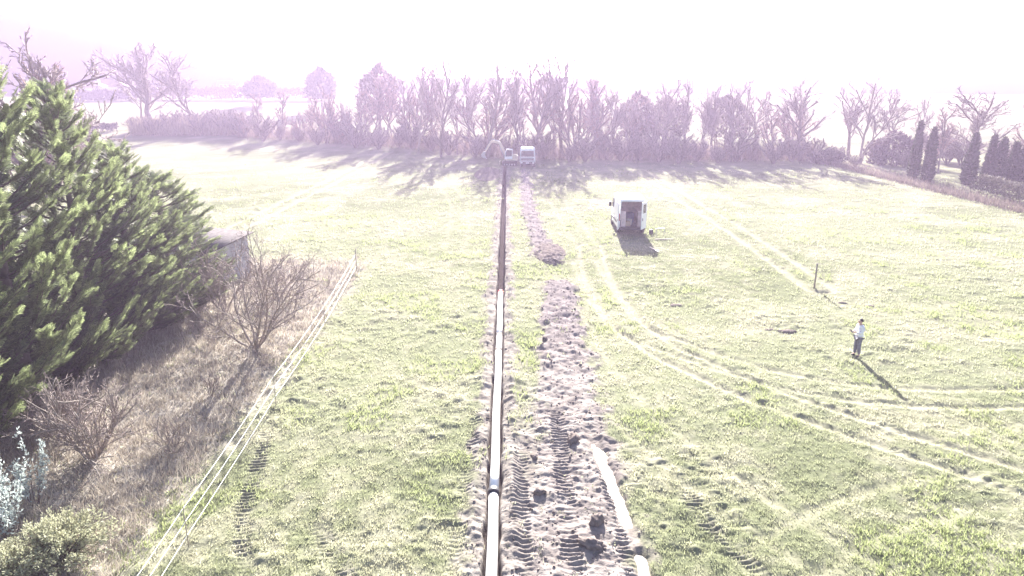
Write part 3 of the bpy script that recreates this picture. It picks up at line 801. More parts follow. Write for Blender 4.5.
for i, (px, Yb, H, Rm, lab) in enumerate([
        (912, 92.5, 7.6, .62, 'slim dark conical cypress, left of the close pair'),
        (926, 89.5, 7.0, .68, 'slim dark conical cypress, right of the close pair'),
        (967, 87.5, 6.4, .8, 'dark conical cypress standing alone at the end of the hedge'),
        (986, 88.5, 6.1, .66, 'dark conical cypress, first right of the lone one behind the hedge'),
        (996, 87.0, 5.9, .8, 'dark conical cypress, second right of the lone one behind the hedge'),
        (1009, 86.5, 5.4, .65, 'dark conical cypress, third right of the lone one behind the hedge'),
        (1019, 85.5, 5.5, .7, 'dark conical cypress cut by the right frame edge behind the hedge')]):
    evergreen('conical_cypress', at_px(px, Yb, 0), Yb, H, column(H, Rm), .34, 2600, (.035, .045, .022), lab, 'tree', CG, 80 + i)
evergreen('dark_bush', at_px(893, 112, 2), 112, 5.2, dome(5.0, 3.4, 5), .45, 3200, (.07, .05, .05), 'dark purple rounded bush left of the slim cypresses', 'bush', None, 91)
evergreen('dark_bush', at_px(828, 113, 1), 113, 2.2, dome(2.2, 2.4, 4, 1), .35, 1500, (.08, .07, .06), 'low dark bush at the right corner of the field', 'bush', None, 92)
evergreen('round_evergreen', at_px(321, 210, 10), 210, top_h(321, 68, 210) - 5, dome(top_h(321, 68, 210) - 5, 4.0, 4, .5, 3.5), .8, 2600, (.045, .055, .035), 'dark egg-shaped evergreen rising behind the left thicket', 'tree', None, 93, trunk_r=.3)
evergreen('round_evergreen', at_px(260, 230, 9), 230, top_h(260, 78, 230) - 6, dome(top_h(260, 78, 230) - 6, 4.6, 5, 1.5, 2.5), .8, 2600, (.045, .055, .035), 'dark round evergreen left of the egg-shaped one', 'tree', None, 94, trunk_r=.3)
evergreen('round_evergreen', at_px(379, 165, 9), 165, top_h(379, 68, 165) - 2, dome(top_h(379, 68, 165) - 2, 4.4, 6, .2, 4), .7, 3000, (.085, .075, .055), 'broad hazy ivy-clad crown at the left of the tall trees', 'tree', None, 95, trunk_r=.3)
for i, (px, ry) in enumerate([(637, 96), (668, 101), (728, 99)]):
    evergreen('ivy_tree', at_px(px, 128, 8), 128, top_h(px, ry, 128), dome(top_h(px, ry, 128), 3.0 + i * .4, 5, i, 3), .6, 1800, (.085, .075, .06),
              ['ivy-clad tree nearest the tall clump on its right', 'ivy-clad tree in the middle of the right thicket', 'dark ivy-clad tree near the right end of the thicket'][i], 'tree', 'ivy-clad trees of the right thicket', 96 + i, trunk_r=.25)
def hedge(name, x0, y0, x1, y1, H, W, n, col, label, seed, size=.3):
    q = np.random.RandomState(seed); L = math.hypot(x1 - x0, y1 - y0); s = q.rand(n); a = q.rand(n) * math.pi
    hh = H * (.8 + .35 * fbm(s * L / 2.0, s * 0 + seed, 2)); px_ = np.cos(a) * W / 2 * q.uniform(.7, 1.05, n); pz = np.sin(a) ** .6 * hh * q.uniform(.75, 1.03, n)
    dx, dy = (x1 - x0) / L, (y1 - y0) / L
    X, Y = x0 + dx * s * L - dy * px_, y0 + dy * s * L + dx * px_
    P = np.stack([X - x0, Y - y0, pz + (field(X, Y)[0] - ground_z(x0, y0))], 1)
    d = q.normal(0, .5, (n, 3)) + [0, 0, .8]; d /= np.linalg.norm(d, axis=1)[:, None]; sd = np.cross(d, q.normal(0, 1, (n, 3))); sd /= np.linalg.norm(sd, axis=1)[:, None]
    Lz = size * q.uniform(.6, 1.5, n)[:, None]
    V = np.stack([P - sd * Lz * .3, P + sd * Lz * .3, P + d * Lz], 1).reshape(-1, 3)
    C = np.repeat(np.array(col)[None] * q.uniform(.6, 1.4, (n, 1)), 3, 0)
    stem_me = Tubes().add([[0, 0, -.1], [.1, 0, H * .7]], [.05, .02], 4).mesh('stem', M['bark'])
    t = thing(name, label, 'hedge', (x0, y0, ground_z(x0, y0)))
    for t_ in np.linspace(.03, .97, int(8 + L / 6)): link('stem', stem_me, t, (dx * t_ * L, dy * t_ * L, ground_z(x0 + dx * t_ * L, y0 + dy * t_ * L) - ground_z(x0, y0)))
    link('foliage', np_mesh('foliage', V, F_tri(n), [M['darkleaf']], False, C), t)
def F_tri(n): return np.arange(3 * n).reshape(-1, 3)
hedge('garden_hedge', 54.6, 80, 55.2, 54, 2.1, 2.6, 9000, (.13, .12, .09), 'grey-green rounded hedge in front of the conical cypresses', 101, .25)
hedge('hedge_or_shade_band', at_px(70, 250, 7), 250, at_px(136, 249, 7), 249, 3.0, 3, 3000, (.05, .05, .045), 'dark far hedge below the distant white house', 102, .9)
hedge('hedge_or_shade_band', at_px(136, 256, 7), 256, at_px(330, 250, 7), 250, 4.0, 4, 5000, (.11, .085, .08), 'pale brown far hedge behind the reeds and two bare trees', 103, .9)
hedge('hedge_or_shade_band', at_px(60, 158, 2), 158, at_px(118, 163, 2), 163, 1.8, 2.6, 2600, (.06, .055, .05), 'low dark foliage band standing in for a shadow across the bright left field', 104, .4)  # added foliage band in place of a dark shadow strip

# ------------------------------------------------------------------ three-strand fence and stakes
FX = -10.15
fence = thing('tape_fence', 'low fence of three white tapes on thin stakes along the dry bank', 'fence', (0, 0, 0))
fy_ = [9.5, 16.0, 24.5, 33.6, 45.0]; fxp = [-8.6, -8.9, -9.3, -9.75, -10.6]
for i, (x, y) in enumerate(zip(fxp, fy_)):
    g = ground_z(x, y); h = 1.62 if i == 4 else 1.3
    link('stake', Tubes().add([[x, y, g - .3], [x + .02, y, g + h]], .035 if i == 4 else .014, 6, True).mesh('stake', M['wood']), fence)
for hz_ in (.38, .8, 1.22):
    pts = []
    for i in range(4):
        for s in np.linspace(0, 1, 7)[: (7 if i == 3 else 6)]:
            x = fxp[i] + (fxp[i + 1] - fxp[i]) * s; y = fy_[i] + (fy_[i + 1] - fy_[i]) * s
            g = ground_z(fxp[i], fy_[i]) * (1 - s) + ground_z(fxp[i + 1], fy_[i + 1]) * s
            pts.append([x, y, g + hz_ - .06 * 4 * s * (1 - s)])
    link('tape', Tubes().add(pts, .0085, 5).mesh('tape', M['tape']), fence)
x, y = G(814, 289)
post = link('wooden_post', Tubes().add([[0, 0, -.3], [.01, 0, .8], [0, .01, 1.62]], [.06, .055, .05], 8, True).mesh('wooden_post', M['wood']), None, (x, y, ground_z(x, y)))
tag(post, 'lone slim wooden post standing in the meadow right of the van', 'post')

# tussocks and mole hills
for i, (px, py, r, lab) in enumerate([(676, 306, .42, 'dark flat mole hill below the van'), (788, 332, .5, 'dark grassy mole hill left of the lone post and person'), (770, 330, .25, 'tiny mole hill beside the bigger grassy one'),
                                    (842, 303, .3, 'small mole hill right of the lone post'), (600, 200, .3, 'small mole hill left of the van'), (870, 306, .3, 'small mole hill farthest right near the lone post')]):
    x, y = G(px, py); V, F = lump(.5, 2, i + 7)
    o = link('mole_hill', np_mesh('mole_hill', V * np.array([r, r * .7, r * .34]), F, [M['clod']]), None, (x, y, ground_z(x, y))); tag(o, lab, 'mole hill', 'mole hills in the meadow')

# ------------------------------------------------------------------ grey shed
sx, sy = -19.2, 42.0
shed = thing('garden_shed', 'grey boarded shed with dark sheet roof half hidden by the evergreen row', 'shed', (sx, sy, ground_z(sx, sy) - .05), R(-24))
W_, D_, H_ = 3.8, 3.0, 2.25
nb = 19
for i in range(nb):
    w = W_ / nb; box('board', (-W_ / 2 + w * (i + .5), -D_ / 2, H_ / 2), (w - .012, .03 + .006 * (i % 2), H_), M['plank'], shed)
for sg, nm in ((-1, 'side_wall'), (1, 'side_wall')):
    prism(nm, [(-D_ / 2 + .02, 0), (D_ / 2, 0), (D_ / 2, H_ + .45), (-D_ / 2 + .02, H_)], 'x', sg * W_ / 2 - .02, sg * W_ / 2 + .02, M['plank'], shed)
box('rear_wall', (0, D_ / 2, (H_ + .4) / 2), (W_ - .06, .04, H_ + .4), M['plank'], shed)
dr = box('door', (.55, -D_ / 2 - .035, .98), (.85, .03, 1.9), M['plank'], shed); box('handle', (.9, -D_ / 2 - .07, 1.0), (.03, .04, .16), M['steel'], dr)
def corr_roof(w, d, z0, z1):
    k = 61; xs_ = np.linspace(-w / 2, w / 2, k); V = []
    for yy, zz in ((-d / 2, z0), (d / 2, z1)):
        for x_ in xs_: V.append([x_, yy, zz + .025 * math.sin(x_ / w * 2 * math.pi * 15)])
    for yy, zz in ((-d / 2, z0 - .05), (d / 2, z1 - .05)):
        for x_ in xs_: V.append([x_, yy, zz + .025 * math.sin(x_ / w * 2 * math.pi * 15)])
    F = []
    for i in range(k - 1):
        F += [[i, i + 1, k + i + 1, k + i], [2 * k + i, 3 * k + i, 3 * k + i + 1, 2 * k + i + 1], [i, 2 * k + i, 2 * k + i + 1, i + 1], [k + i, k + i + 1, 3 * k + i + 1, 3 * k + i]]
    return np_mesh('roof', V, np.array(F), [M['sheet']], False)
rf = link('roof', corr_roof(W_ + .5, D_ + .7, H_ + .02, H_ + .62), shed)
box('fascia', (0, -D_ / 2 - .33, H_ - .08), (W_ + .46, .03, .14), M['sheet'], rf)

# ------------------------------------------------------------------ vehicles
def ring(w, z0, z1, r, k=4, top=1.0):
    """rounded rectangle in x,z, counter-clockwise; top narrows the roof"""
    pts = []
    for cx_, cz_, a0 in ((w / 2 - r, z0 + r, -90), (w / 2 - r, z1 - r, 0), (-w / 2 + r, z1 - r, 90), (-w / 2 + r, z0 + r, 180)):
        for i in range(k + 1):
            a = R(a0 + 90 * i / k); x_, z_ = cx_ + r * math.cos(a), cz_ + r * math.sin(a)
            f = 1 - (1 - top) * max(0, (z_ - 1.1) / (z1 - 1.1 + 1e-6)) if z1 > 1.15 else 1
            pts.append((x_ * f, z_))
    return pts
def loft(name, stations, m, parent, close0=True, close1=True, flip=False):
    V, F = [], []
    k = len(stations[0][1])
    for y_, rg in stations:
        for x_, z_ in rg: V.append((x_, y_, z_))
    bm = bmesh.new(); vs = [bm.verts.new(v) for v in V]
    for i in range(len(stations) - 1):
        for j in range(k):
            a, b = i * k + j, i * k + (j + 1) % k
            bm.faces.new((vs[a], vs[b], vs[b + k], vs[a + k]))
    if close0: bm.faces.new(vs[:k][::-1])
    if close1: bm.faces.new(vs[-k:])
    return bm_obj(name, bm, m, parent, True)

def make_van():
    x, y = at_px(631.5, 57.0, 0), 57.0
    v = thing('panel_van', 'white high-roofed panel van with open rear doors in the meadow', 'van', (x, y, ground_z(x, y) - .02), R(-1.5)); v.scale = (1.16, 1.12, 1.22)
    # outer shell, length along +y from the rear frame
    st = [(0.0, 2.0, .42, 2.44), (.12, 2.04, .38, 2.5), (1.2, 2.06, .36, 2.53), (3.1, 2.06, .36, 2.52), (3.6, 2.05, .36, 2.46), (3.95, 2.02, .36, 2.3), (4.3, 2.0, .36, 1.92), (4.65, 1.98, .36, 1.5), (5.0, 1.94, .38, 1.3), (5.35, 1.86, .42, 1.15), (5.5, 1.7, .46, .95)]
    loft('body', [(yy, ring(w, a, b, .13 if b > 1.6 else .16, 4, .90 if b > 1.6 else .95)) for yy, w, a, b in st], M['white'], v, close0=False)
    ins = [(.005, 1.8, .52, 2.34), (2.9, 1.8, .52, 2.37)]
    loft('cargo_lining', [(yy, ring(w, a, b, .06, 4, .92)) for yy, w, a, b in ins], M['ply'], v, close0=False)
    o1, i1 = ring(2.0, .42, 2.44, .13, 4, .90), ring(1.8, .52, 2.34, .06, 4, .92)
    bm = bmesh.new(); A = [bm.verts.new((p[0], 0, p[1])) for p in o1]; B = [bm.verts.new((p[0], 0, p[1])) for p in i1]; n = len(A)
    for j in range(n): bm.faces.new((A[j], A[(j + 1) % n], B[(j + 1) % n], B[j]))
    bm_obj('rear_frame', bm, M['white'], v)
    box('cargo_floor', (0, 1.45, .535), (1.6, 2.86, .02), M['darkplastic'], v)
    box('rear_bumper', (0, -.09, .47), (1.9, .18, .16), M['darkplastic'], v, bevel=.03)
    # rear doors: the left one folded back along the side, the right one swung wide
    def rdoor(hx, ang, sgn, label):
        d_ = link('rear_door', None, v, (hx, -.02, 0), (0, 0, ang)); d_.empty_display_size = .2
        return d_
    for hx, ang, sgn in ((-1.0, R(-100), -1), (1.0, R(58), 1)):
        w = .86; x0 = 0 if sgn < 0 else 0
        rot = Matrix.Rotation(ang, 4, 'Z'); off = Matrix.Translation((hx, -.03, 0))
        bm = bmesh.new(); box_bm(bm, (-sgn * w / 2, 0, 1.45), (w, .06, 1.86), None, .025); bmesh.ops.transform(bm, matrix=off @ rot, verts=bm.verts)
        dd = bm_obj('rear_door', bm, M['white'], v)
        bm = bmesh.new(); box_bm(bm, (-sgn * w / 2, 0, 1.92), (w * .62, .075, .62), None, .02); bmesh.ops.transform(bm, matrix=off @ rot, verts=bm.verts)
        bm_obj('window', bm, M['glass'], dd)
        bm = bmesh.new(); box_bm(bm, (-sgn * w * .86, -.04, 1.2), (.05, .05, .18), None, .01); bmesh.ops.transform(bm, matrix=off @ rot, verts=bm.verts)
        bm_obj('handle', bm, M['darkplastic'], dd)
    for sg in (-1, 1):
        for yy in (.95, 4.5): wheel(v, (sg * .9, yy, .34), .34, .24)
        prism('cab_window', [(3.35, 1.42), (4.45, 1.42), (4.02, 2.05), (3.35, 2.08)], 'x', sg * 1.02, sg * .96, M['glass'], v)
        box('tail_light', (sg * .955, -.012, 1.25), (.09, .03, .5), M['red'], v)
        mr_ = box('wing_mirror', (sg * 1.17, 4.22, 1.55), (.2, .1, .34), M['darkplastic'], v, bevel=.03)
        box('rubbing_strip', (sg * 1.03, 2.3, .78), (.03, 2.6, .12), M['darkplastic'], v, bevel=.008)
        box('sill', (sg * 1.0, 2.7, .4), (.06, 2.6, .14), M['darkplastic'], v)
        box('headlight', (sg * .72, 5.4, .98), (.34, .14, .22), M['lamp'], v, bevel=.04)
    bm = bmesh.new(); vs = [bm.verts.new(p) for p in ((-.78, 4.0, 2.265), (.78, 4.0, 2.265), (.86, 4.66, 1.52), (-.86, 4.66, 1.52))]; bm.faces.new(vs)
    g = bmesh.ops.extrude_face_region(bm, geom=bm.faces[:]); bmesh.ops.translate(bm, verts=[e for e in g['geom'] if isinstance(e, bmesh.types.BMVert)], vec=(0, .03, .045)); bm_obj('windscreen', bm, M['glass'], v)
    box('front_bumper', (0, 5.45, .52), (1.8, .2, .26), M['darkplastic'], v, bevel=.05)
    # cargo: shelves are fitted to the van; loads are things
    for sg in (-1, 1):
        sh = box('shelf_rack', (sg * .62, 1.5, 1.15), (.36, 2.5, .03), M['ply'], v)
        box('shelf', (sg * .62, 1.5, 1.6), (.36, 2.5, .03), M['ply'], sh); box('upright', (sg * .62, .28, 1.1), (.36, .03, 1.1), M['ply'], sh)
    def load(name, c_, s_, m, lab, cat, bev=.02):
        bm = bmesh.new(); box_bm(bm, (0, 0, s_[2] / 2), s_, None, bev); o = bm_obj(name, bm, m)
        P = v.matrix_basis @ Vector((c_[0], c_[1], c_[2])); o.location = P; o.rotation_euler = (0, 0, R(-1.5) + rng.uniform(-.15, .15)); return tag(o, lab, cat, 'loads inside the van')
    load('cardboard_box', (-.25, .55, .55), (.42, .4, .42), M['box'], 'brown cardboard box on the van floor just inside the doors', 'box')
    load('cement_sack', (-.14, 1.0, .55), (.5, .7, .55), M['sack'], 'pale bulging sack standing upright on the van floor', 'sack', .12)
    load('tool_case', (.26, .5, .55), (.3, .55, .3), M['darkplastic'], 'black tool case on the right of the van floor', 'case', .03)
    load('storage_crate', (-.62, .6, 1.18), (.3, .5, .26), M['sack'], 'pale crate on the left shelf inside the van', 'crate', .03)
    load('storage_crate', (.62, .7, 1.18), (.3, .5, .3), M['box'], 'brown crate on the right shelf inside the van', 'crate', .03)
    load('storage_crate', (.1, 1.9, .55), (.6, .6, .9), M['bluecan'], 'dark blue bin deep inside the van', 'bin', .05)
    return v
van = make_van()

# folding trestle and odd gear beside the van
x, y = G(660, 236)
tr_ = thing('folding_trestle', 'small folding trestle standing on the grass right of the van', 'trestle', (x, y, ground_z(x, y) + .02), R(12))
box('top_bar', (0, 0, .62), (.8, .07, .05), M['steel'], tr_, bevel=.01)
for sx_ in (-1, 1):
    for sy_ in (-1, 1): link('leg', Tubes().add([[sx_ * .34, 0, .61], [sx_ * .4, sy_ * .22, 0]], .018, 6, True).mesh('leg', M['steel']), tr_)
x, y = G(651, 234)
can = thing('fuel_can', 'small dark fuel can on the grass by the right rear door', 'can', (x, y, ground_z(x, y) + .02), R(30))
box('tank', (0, 0, .2), (.34, .18, .4), M['darkplastic'], can, bevel=.04); link('handle', Tubes().add([[-.1, 0, .4], [-.08, 0, .47], [.08, 0, .47], [.1, 0, .4]], .016, 6).mesh('handle', M['darkplastic']), can)
x, y = G(654, 250)
brd = box('steel_bar', (0, 0, 0), (.09, 1.5, .06), M['steel'], None, bevel=.01); brd.location = (x, y, ground_z(x, y) + .06); brd.rotation_euler = (0, 0, R(16)); tag(brd, 'steel bar lying on the grass at the edge of the van shadow', 'bar')
x, y = G(664, 240)
brd = box('timber_plank', (0, 0, 0), (1.5, .12, .05), M['wood'], None, bevel=.008); brd.location = (x, y, ground_z(x, y) + .07); brd.rotation_euler = (0, 0, R(2)); tag(brd, 'timber plank lying on the grass in front of the trestle', 'plank')

def make_truck():
    x, y = at_px(527.5, 107.5, 1), 107.5
    t = thing('tipper_truck', 'white tipper truck facing the viewer at the far end of the strip', 'truck', (x, y, ground_z(x, y) - .02), R(-2))
    # cab: front at y = 0, going back +y
    st = [(0.0, 2.34, .62, 2.72), (.1, 2.42, .6, 2.84), (.35, 2.44, .58, 2.96), (.7, 2.44, .58, 3.02), (1.9, 2.42, .6, 3.02), (2.0, 2.36, .62, 2.96)]
    loft('cab', [(yy, ring(w, a, b, .2, 4, .92)) for yy, w, a, b in st], M['white'], t)
    def slab(name, z0, z1, w0, w1, y0, y1, m, th=.03):
        bm = bmesh.new(); vs = [bm.verts.new(p) for p in ((-w0 / 2, y0, z0), (w0 / 2, y0, z0), (w1 / 2, y1, z1), (-w1 / 2, y1, z1))]; bm.faces.new(vs)
        g = bmesh.ops.extrude_face_region(bm, geom=bm.faces[:]); bmesh.ops.translate(bm, verts=[e for e in g['geom'] if isinstance(e, bmesh.types.BMVert)], vec=(0, -th, 0)); return bm_obj(name, bm, m, t)
    slab('windscreen', 1.66, 2.56, 2.06, 1.9, -.012, -.012, M['glass'])
    for sx_ in (-.5, .5): link('wiper', Tubes().add([[sx_, -.06, 1.72], [sx_ + .35, -.02, 2.2]], .015, 5).mesh('wiper', M['darkplastic']), t)
    slab('grille', 1.08, 1.42, 1.95, 1.98, -.012, -.012, M['darkplastic'], .025)
    for zz in (1.2, 1.3, 1.4): box('grille_bar', (0, -.05, zz), (1.8, .02, .02), M['steel'], t)
    box('bumper', (0, -.1, .66), (2.36, .26, .46), M['darkplastic'], t, bevel=.06)
    box('number_plate', (0, -.24, .7), (.52, .02, .11), M['white'], t)
    for sg in (-1, 1):
        box('headlight', (sg * .92, -.235, .74), (.34, .03, .18), M['lamp'], t, bevel=.008)
        m_ = box('wing_mirror', (sg * 1.4, .1, 2.05), (.18, .1, .46), M['darkplastic'], t, bevel=.03)
        link('mirror_arm', Tubes().add([[sg * 1.15, .2, 2.3], [sg * 1.4, .12, 2.25]], .02, 5).mesh('mirror_arm', M['darkplastic']), m_)
        prism('side_window', [(.42, 1.75), (1.5, 1.75), (1.5, 2.6), (.62, 2.6)], 'x', sg * 1.21, sg * 1.16, M['glass'], t)
        for yy in (.95, 4.2, 5.4): wheel(t, (sg * 1.02, yy, .48), .48, .3)
    box('chassis', (0, 3.9, .78), (.9, 4.8, .25), M['darkplastic'], t)
    tb = box('tipper_floor', (0, 4.3, 1.05), (2.4, 4.4, .12), M['steel'], t)
    for sg in (-1, 1): box('side_board', (sg * 1.18, 4.3, 1.4), (.06, 4.4, .6), M['steel'], t)
    box('head_board', (0, 2.12, 1.6), (2.3, .06, 1.0), M['steel'], t); box('tail_board', (0, 6.48, 1.4), (2.3, .06, .6), M['steel'], t)
make_truck()

def make_excavator():
    x, y = at_px(509.5, 110.5, 1), 110.5
    e = thing('excavator', 'crawler excavator with arched boom reaching left at the trench end', 'excavator', (x, y, ground_z(x, y)), R(0))
    for sg in (-1, 1):
        pr = [(-1.25, .34), (-1.1, .08), (-.85, 0), (.85, 0), (1.1, .08), (1.25, .34), (1.1, .58), (.85, .66), (-.85, .66), (-1.1, .58)]
        tk = prism('crawler_track', pr, 'y', sg * .85 - .2, sg * .85 + .2, M['rubber'], e, .02)
        for k in range(5): lathe('roller', [(.001, -.22), (.13, -.22), (.13, .22), (.001, .22)], M['steel'], tk, 12, 'y', (-.8 + .4 * k, sg * .85, .18))
    box('undercarriage', (0, 0, .5), (1.2, 1.4, .3), M['darkplastic'], e)
    box('dozer_blade', (-1.55, 0, .35), (.1, 2.0, .5), M['machine'], e, bevel=.02)
    prism('house', [(-.6, .78), (1.25, .78), (1.4, 1.0), (1.35, 1.55), (.9, 1.7), (-.6, 1.62)], 'y', -.85, .85, M['machine'], e, .06)
    cab_ = prism('cab', [(-.75, 1.0), (.45, 1.0), (.5, 2.55), (-.45, 2.6), (-.75, 2.0)], 'y', -.88, .1, M['white'], e, .05)
    prism('window', [(-.62, 1.45), (.36, 1.45), (.4, 2.42), (-.42, 2.46), (-.62, 2.0)], 'y', -.9, -.885, M['glass'], cab_)
    boom = [(-.5, 1.25), (-.95, 2.3), (-1.55, 3.45), (-2.5, 3.72), (-3.1, 3.55)]
    def arm(name, pts, w0, w1, th, m, par=e, y0=.25):
        pts = np.array(pts, float); n = len(pts); t_ = np.gradient(pts, axis=0); t_ /= np.linalg.norm(t_, axis=1)[:, None]; nr = np.stack([-t_[:, 1], t_[:, 0]], 1)
        w = np.interp(np.linspace(0, 1, n), [0, .5, 1], [w0 * .7, w0, w1])[:, None] / 2
        poly = [tuple(p) for p in pts + nr * w] + [tuple(p) for p in (pts - nr * w)[::-1]]
        return prism(name, poly, 'y', y0 - th / 2, y0 + th / 2, m, par, .015)
    arm('boom', boom, .42, .28, .3, M['machine'])
    st_ = arm('stick', [(-2.75, 3.85), (-3.2, 3.2), (-3.9, 2.0)], .3, .2, .24, M['machine'])
    bk = prism('bucket', [(-3.75, 2.1), (-4.1, 2.1), (-4.5, 1.7), (-4.5, 1.35), (-4.2, 1.1), (-3.75, 1.05), (-3.95, 1.5)], 'y', -.15, .65, M['steel'], e, .02)
    for k in range(4): box('tooth', (-3.68, -.08 + .22 * k, 1.03), (.16, .07, .06), M['steel'], bk)
    for nm, p0, p1 in (('lift_cylinder', (-.75, .25, 1.05), (-1.5, .25, 2.75)), ('stick_cylinder', (-1.6, .25, 3.75), (-2.75, .25, 4.05)), ('bucket_cylinder', (-2.95, .25, 3.75), (-3.95, .25, 2.35))):
        link(nm, Tubes().add([p0, p1], .07, 8, True).mesh(nm, M['steel']), e)
make_excavator()

def spoil(px, Yc, rx, ry, h, label, seed):
    x = at_px(px, Yc, 0); n = 40; u = np.linspace(-1, 1, n); A, B = np.meshgrid(u, u); a, b = A.ravel(), B.ravel()
    rr = np.hypot(a, b); zz = h * np.clip(1 - rr, 0, 1) ** .8 * (.7 + .6 * fbm(a * 3 + seed, b * 3, 3)) + .34 * (fbm(a * 4.5 * rx + seed, b * 4.5 * ry, 3) - .5) * (rr < .96) - .06
    V = np.stack([a * rx, b * ry, np.where(rr < 1, zz, -.25)], 1); idx = np.arange(n * n).reshape(n, n)
    F = np.stack([idx[:-1, :-1], idx[:-1, 1:], idx[1:, 1:], idx[1:, :-1]], -1).reshape(-1, 4)
    o = link('spoil_heap', np_mesh('spoil_heap', V, F, [M['clod']]), None, (x, Yc, ground_z(x, Yc))); tag(o, label, 'earth heap', 'spoil heaps by the trench')
spoil(488, 99, 2.0, 8.0, 1.0, 'brown spoil heap under the excavator bucket left of the trench', 3)
spoil(549, 50.6, 1.3, 3.2, .30, 'low dug-out earth heap on the strip left of the van', 5)
spoil(553, 47.6, .9, .8, .28, 'small earth heap at the gap of the strip', 6)

# ------------------------------------------------------------------ person flying the drone
def skinned(name, verts, edges, radii, m, parent, root=0, sub=2):
    me = bpy.data.meshes.new(name); me.from_pydata(verts, edges, []); me.materials.append(m)
    o = link(name, me, parent)
    md = o.modifiers.new('Skin', 'SKIN'); md.use_smooth_shade = True
    for i, r in enumerate(radii):
        sv = me.skin_vertices[0].data[i]; sv.radius = r if isinstance(r, tuple) else (r, r); sv.use_root = (i == root)
    s = o.modifiers.new('Subdivision', 'SUBSURF'); s.levels = s.render_levels = sub
    return o
def make_person():
    x, y = G(856, 357)
    p = thing('person', 'person in pale top and dark trousers standing with hands held forward', 'person', (x, y, ground_z(x, y) - .01), R(90)); p.scale = (1.06, 1.06, 1.06)
    # local: faces +y, after the turn faces -x; x is the person's right
    V, E, Rr = [], [], []
    def v(co, r, par=None):
        V.append(co); Rr.append(r); i = len(V) - 1
        if par is not None: E.append((par, i))
        return i
    pel = v((0, 0, .93), (.15, .11)); wa = v((0, -.01, 1.08), (.14, .10), pel); ch = v((0, -.01, 1.27), (.165, .115), wa); sh = v((0, -.015, 1.41), (.12, .09), ch)
    nk = v((0, .01, 1.49), .055, sh); hb = v((0, .03, 1.56), (.07, .085), nk); hm = v((0, .035, 1.63), (.075, .092), hb); ht = v((0, .03, 1.70), (.06, .07), hm)
    hands = []
    for s in (-1, 1):
        sho = v((s * .17, -.01, 1.40), .065, sh); el = v((s * .24, .02, 1.15), .046, sho); wr = v((s * .11, .24, 1.14), .03, el)
        pm = v((s * .09, .30, 1.145), (.032, .022), wr); hands.append(pm)
        for k, (dx, L) in enumerate(((-.028, .06), (-.010, .07), (.010, .066), (.028, .05))):
            a = v((s * .09 + dx * .9, .335, 1.14 + .004 * k), .010, pm); b = v((s * .085 + dx, .335 + L * .5, 1.13), .009, a); v((s * .07 + dx * .8, .335 + L * .7, 1.105), .008, b)
        th = v((s * .055, .30, 1.165), .011, pm); v((s * .035, .325, 1.175), .009, th)
        hip = v((s * .095, 0, .86), (.095, .10), pel); kn = v((s * .10, .02 + .02 * s, .49), .062, hip); an = v((s * .10, -.01 + .05 * s, .09), .042, kn)
        v((s * .115, .10 + .05 * s, .04), (.042, .035), an)
    skinned('body', V, E, Rr, M['skin'], p)
    # clothes follow the body
    def part(name, pts, edges, rad, m, root=0, sub=2): return skinned(name, pts, edges, rad, m, p, root, sub)
    part('shirt', [(0, 0, .86), (0, -.01, 1.0), (0, -.015, 1.12), (0, -.012, 1.27), (0, -.015, 1.42), (-.18, -.01, 1.40), (-.245, .02, 1.15), (-.125, .215, 1.14), (.18, -.01, 1.40), (.245, .02, 1.15), (.125, .215, 1.14), (0, 0, 1.47)],
         [(0, 1), (1, 2), (2, 3), (3, 4), (4, 5), (5, 6), (6, 7), (4, 8), (8, 9), (9, 10), (4, 11)],
         [(.185, .145), (.18, .14), (.175, .13), (.195, .14), (.15, .11), .085, .066, .045, .085, .066, .045, (.07, .075)], M['shirt'], 2)
    for s in (-1, 1):
        sh_ = part('shoe', [(s * .10, -.04 + .05 * s, .05), (s * .108, .05 + .05 * s, .045), (s * .118, .14 + .05 * s, .035)], [(0, 1), (1, 2)], [(.05, .05), (.052, .045), (.045, .032)], M['darkplastic'])
    part('trousers', [(0, 0, .93), (-.095, 0, .84), (-.10, 0, .49), (-.10, -.06, .11), (.095, 0, .84), (.10, .04, .49), (.10, .04, .11)], [(0, 1), (1, 2), (2, 3), (0, 4), (4, 5), (5, 6)],
         [(.165, .13), (.115, .12), .085, .07, (.115, .12), .085, .07], M['jeans'])
    # head details
    bm = bmesh.new(); bmesh.ops.create_icosphere(bm, subdivisions=3, radius=1)
    for vv in bm.verts:
        q_ = vv.co.copy(); f = 1 + .05 * math.sin(9 * q_.x + 4 * q_.z) * math.cos(7 * q_.y); vv.co = Vector((q_.x * .088 * f, q_.y * .108 * f + .008, q_.z * .10 * f + 1.645))
    bmesh.ops.delete(bm, geom=[vv for vv in bm.verts if vv.co.z < 1.60 + max(0, (vv.co.y - .0)) * .9], context='VERTS')
    h_ = bm_obj('hair', bm, M['hair'], p, True)
    for s in (-1, 1):
        bm = bmesh.new(); bmesh.ops.create_icosphere(bm, subdivisions=2, radius=.011); bm_obj('eye', bm, M['hair'], p, True, (s * .03, .118, 1.625))
        bm = bmesh.new(); bmesh.ops.create_icosphere(bm, subdivisions=2, radius=1)
        for vv in bm.verts: vv.co = Vector((vv.co.x * .012, vv.co.y * .02, vv.co.z * .03))
        bm_obj('ear', bm, M['skin'], p, True, (s * .078, .02, 1.615))
    prism('nose', [(-.012, 1.585), (.012, 1.585), (.006, 1.63), (-.006, 1.63)], 'y', .10, .138, M['skin'], p, .004)
    box('mouth', (0, .118, 1.562), (.04, .008, .008), M['red'], p)
    # controller held in both hands
    P = p.matrix_basis
    cpos = P @ Vector((0, .335, 1.15))
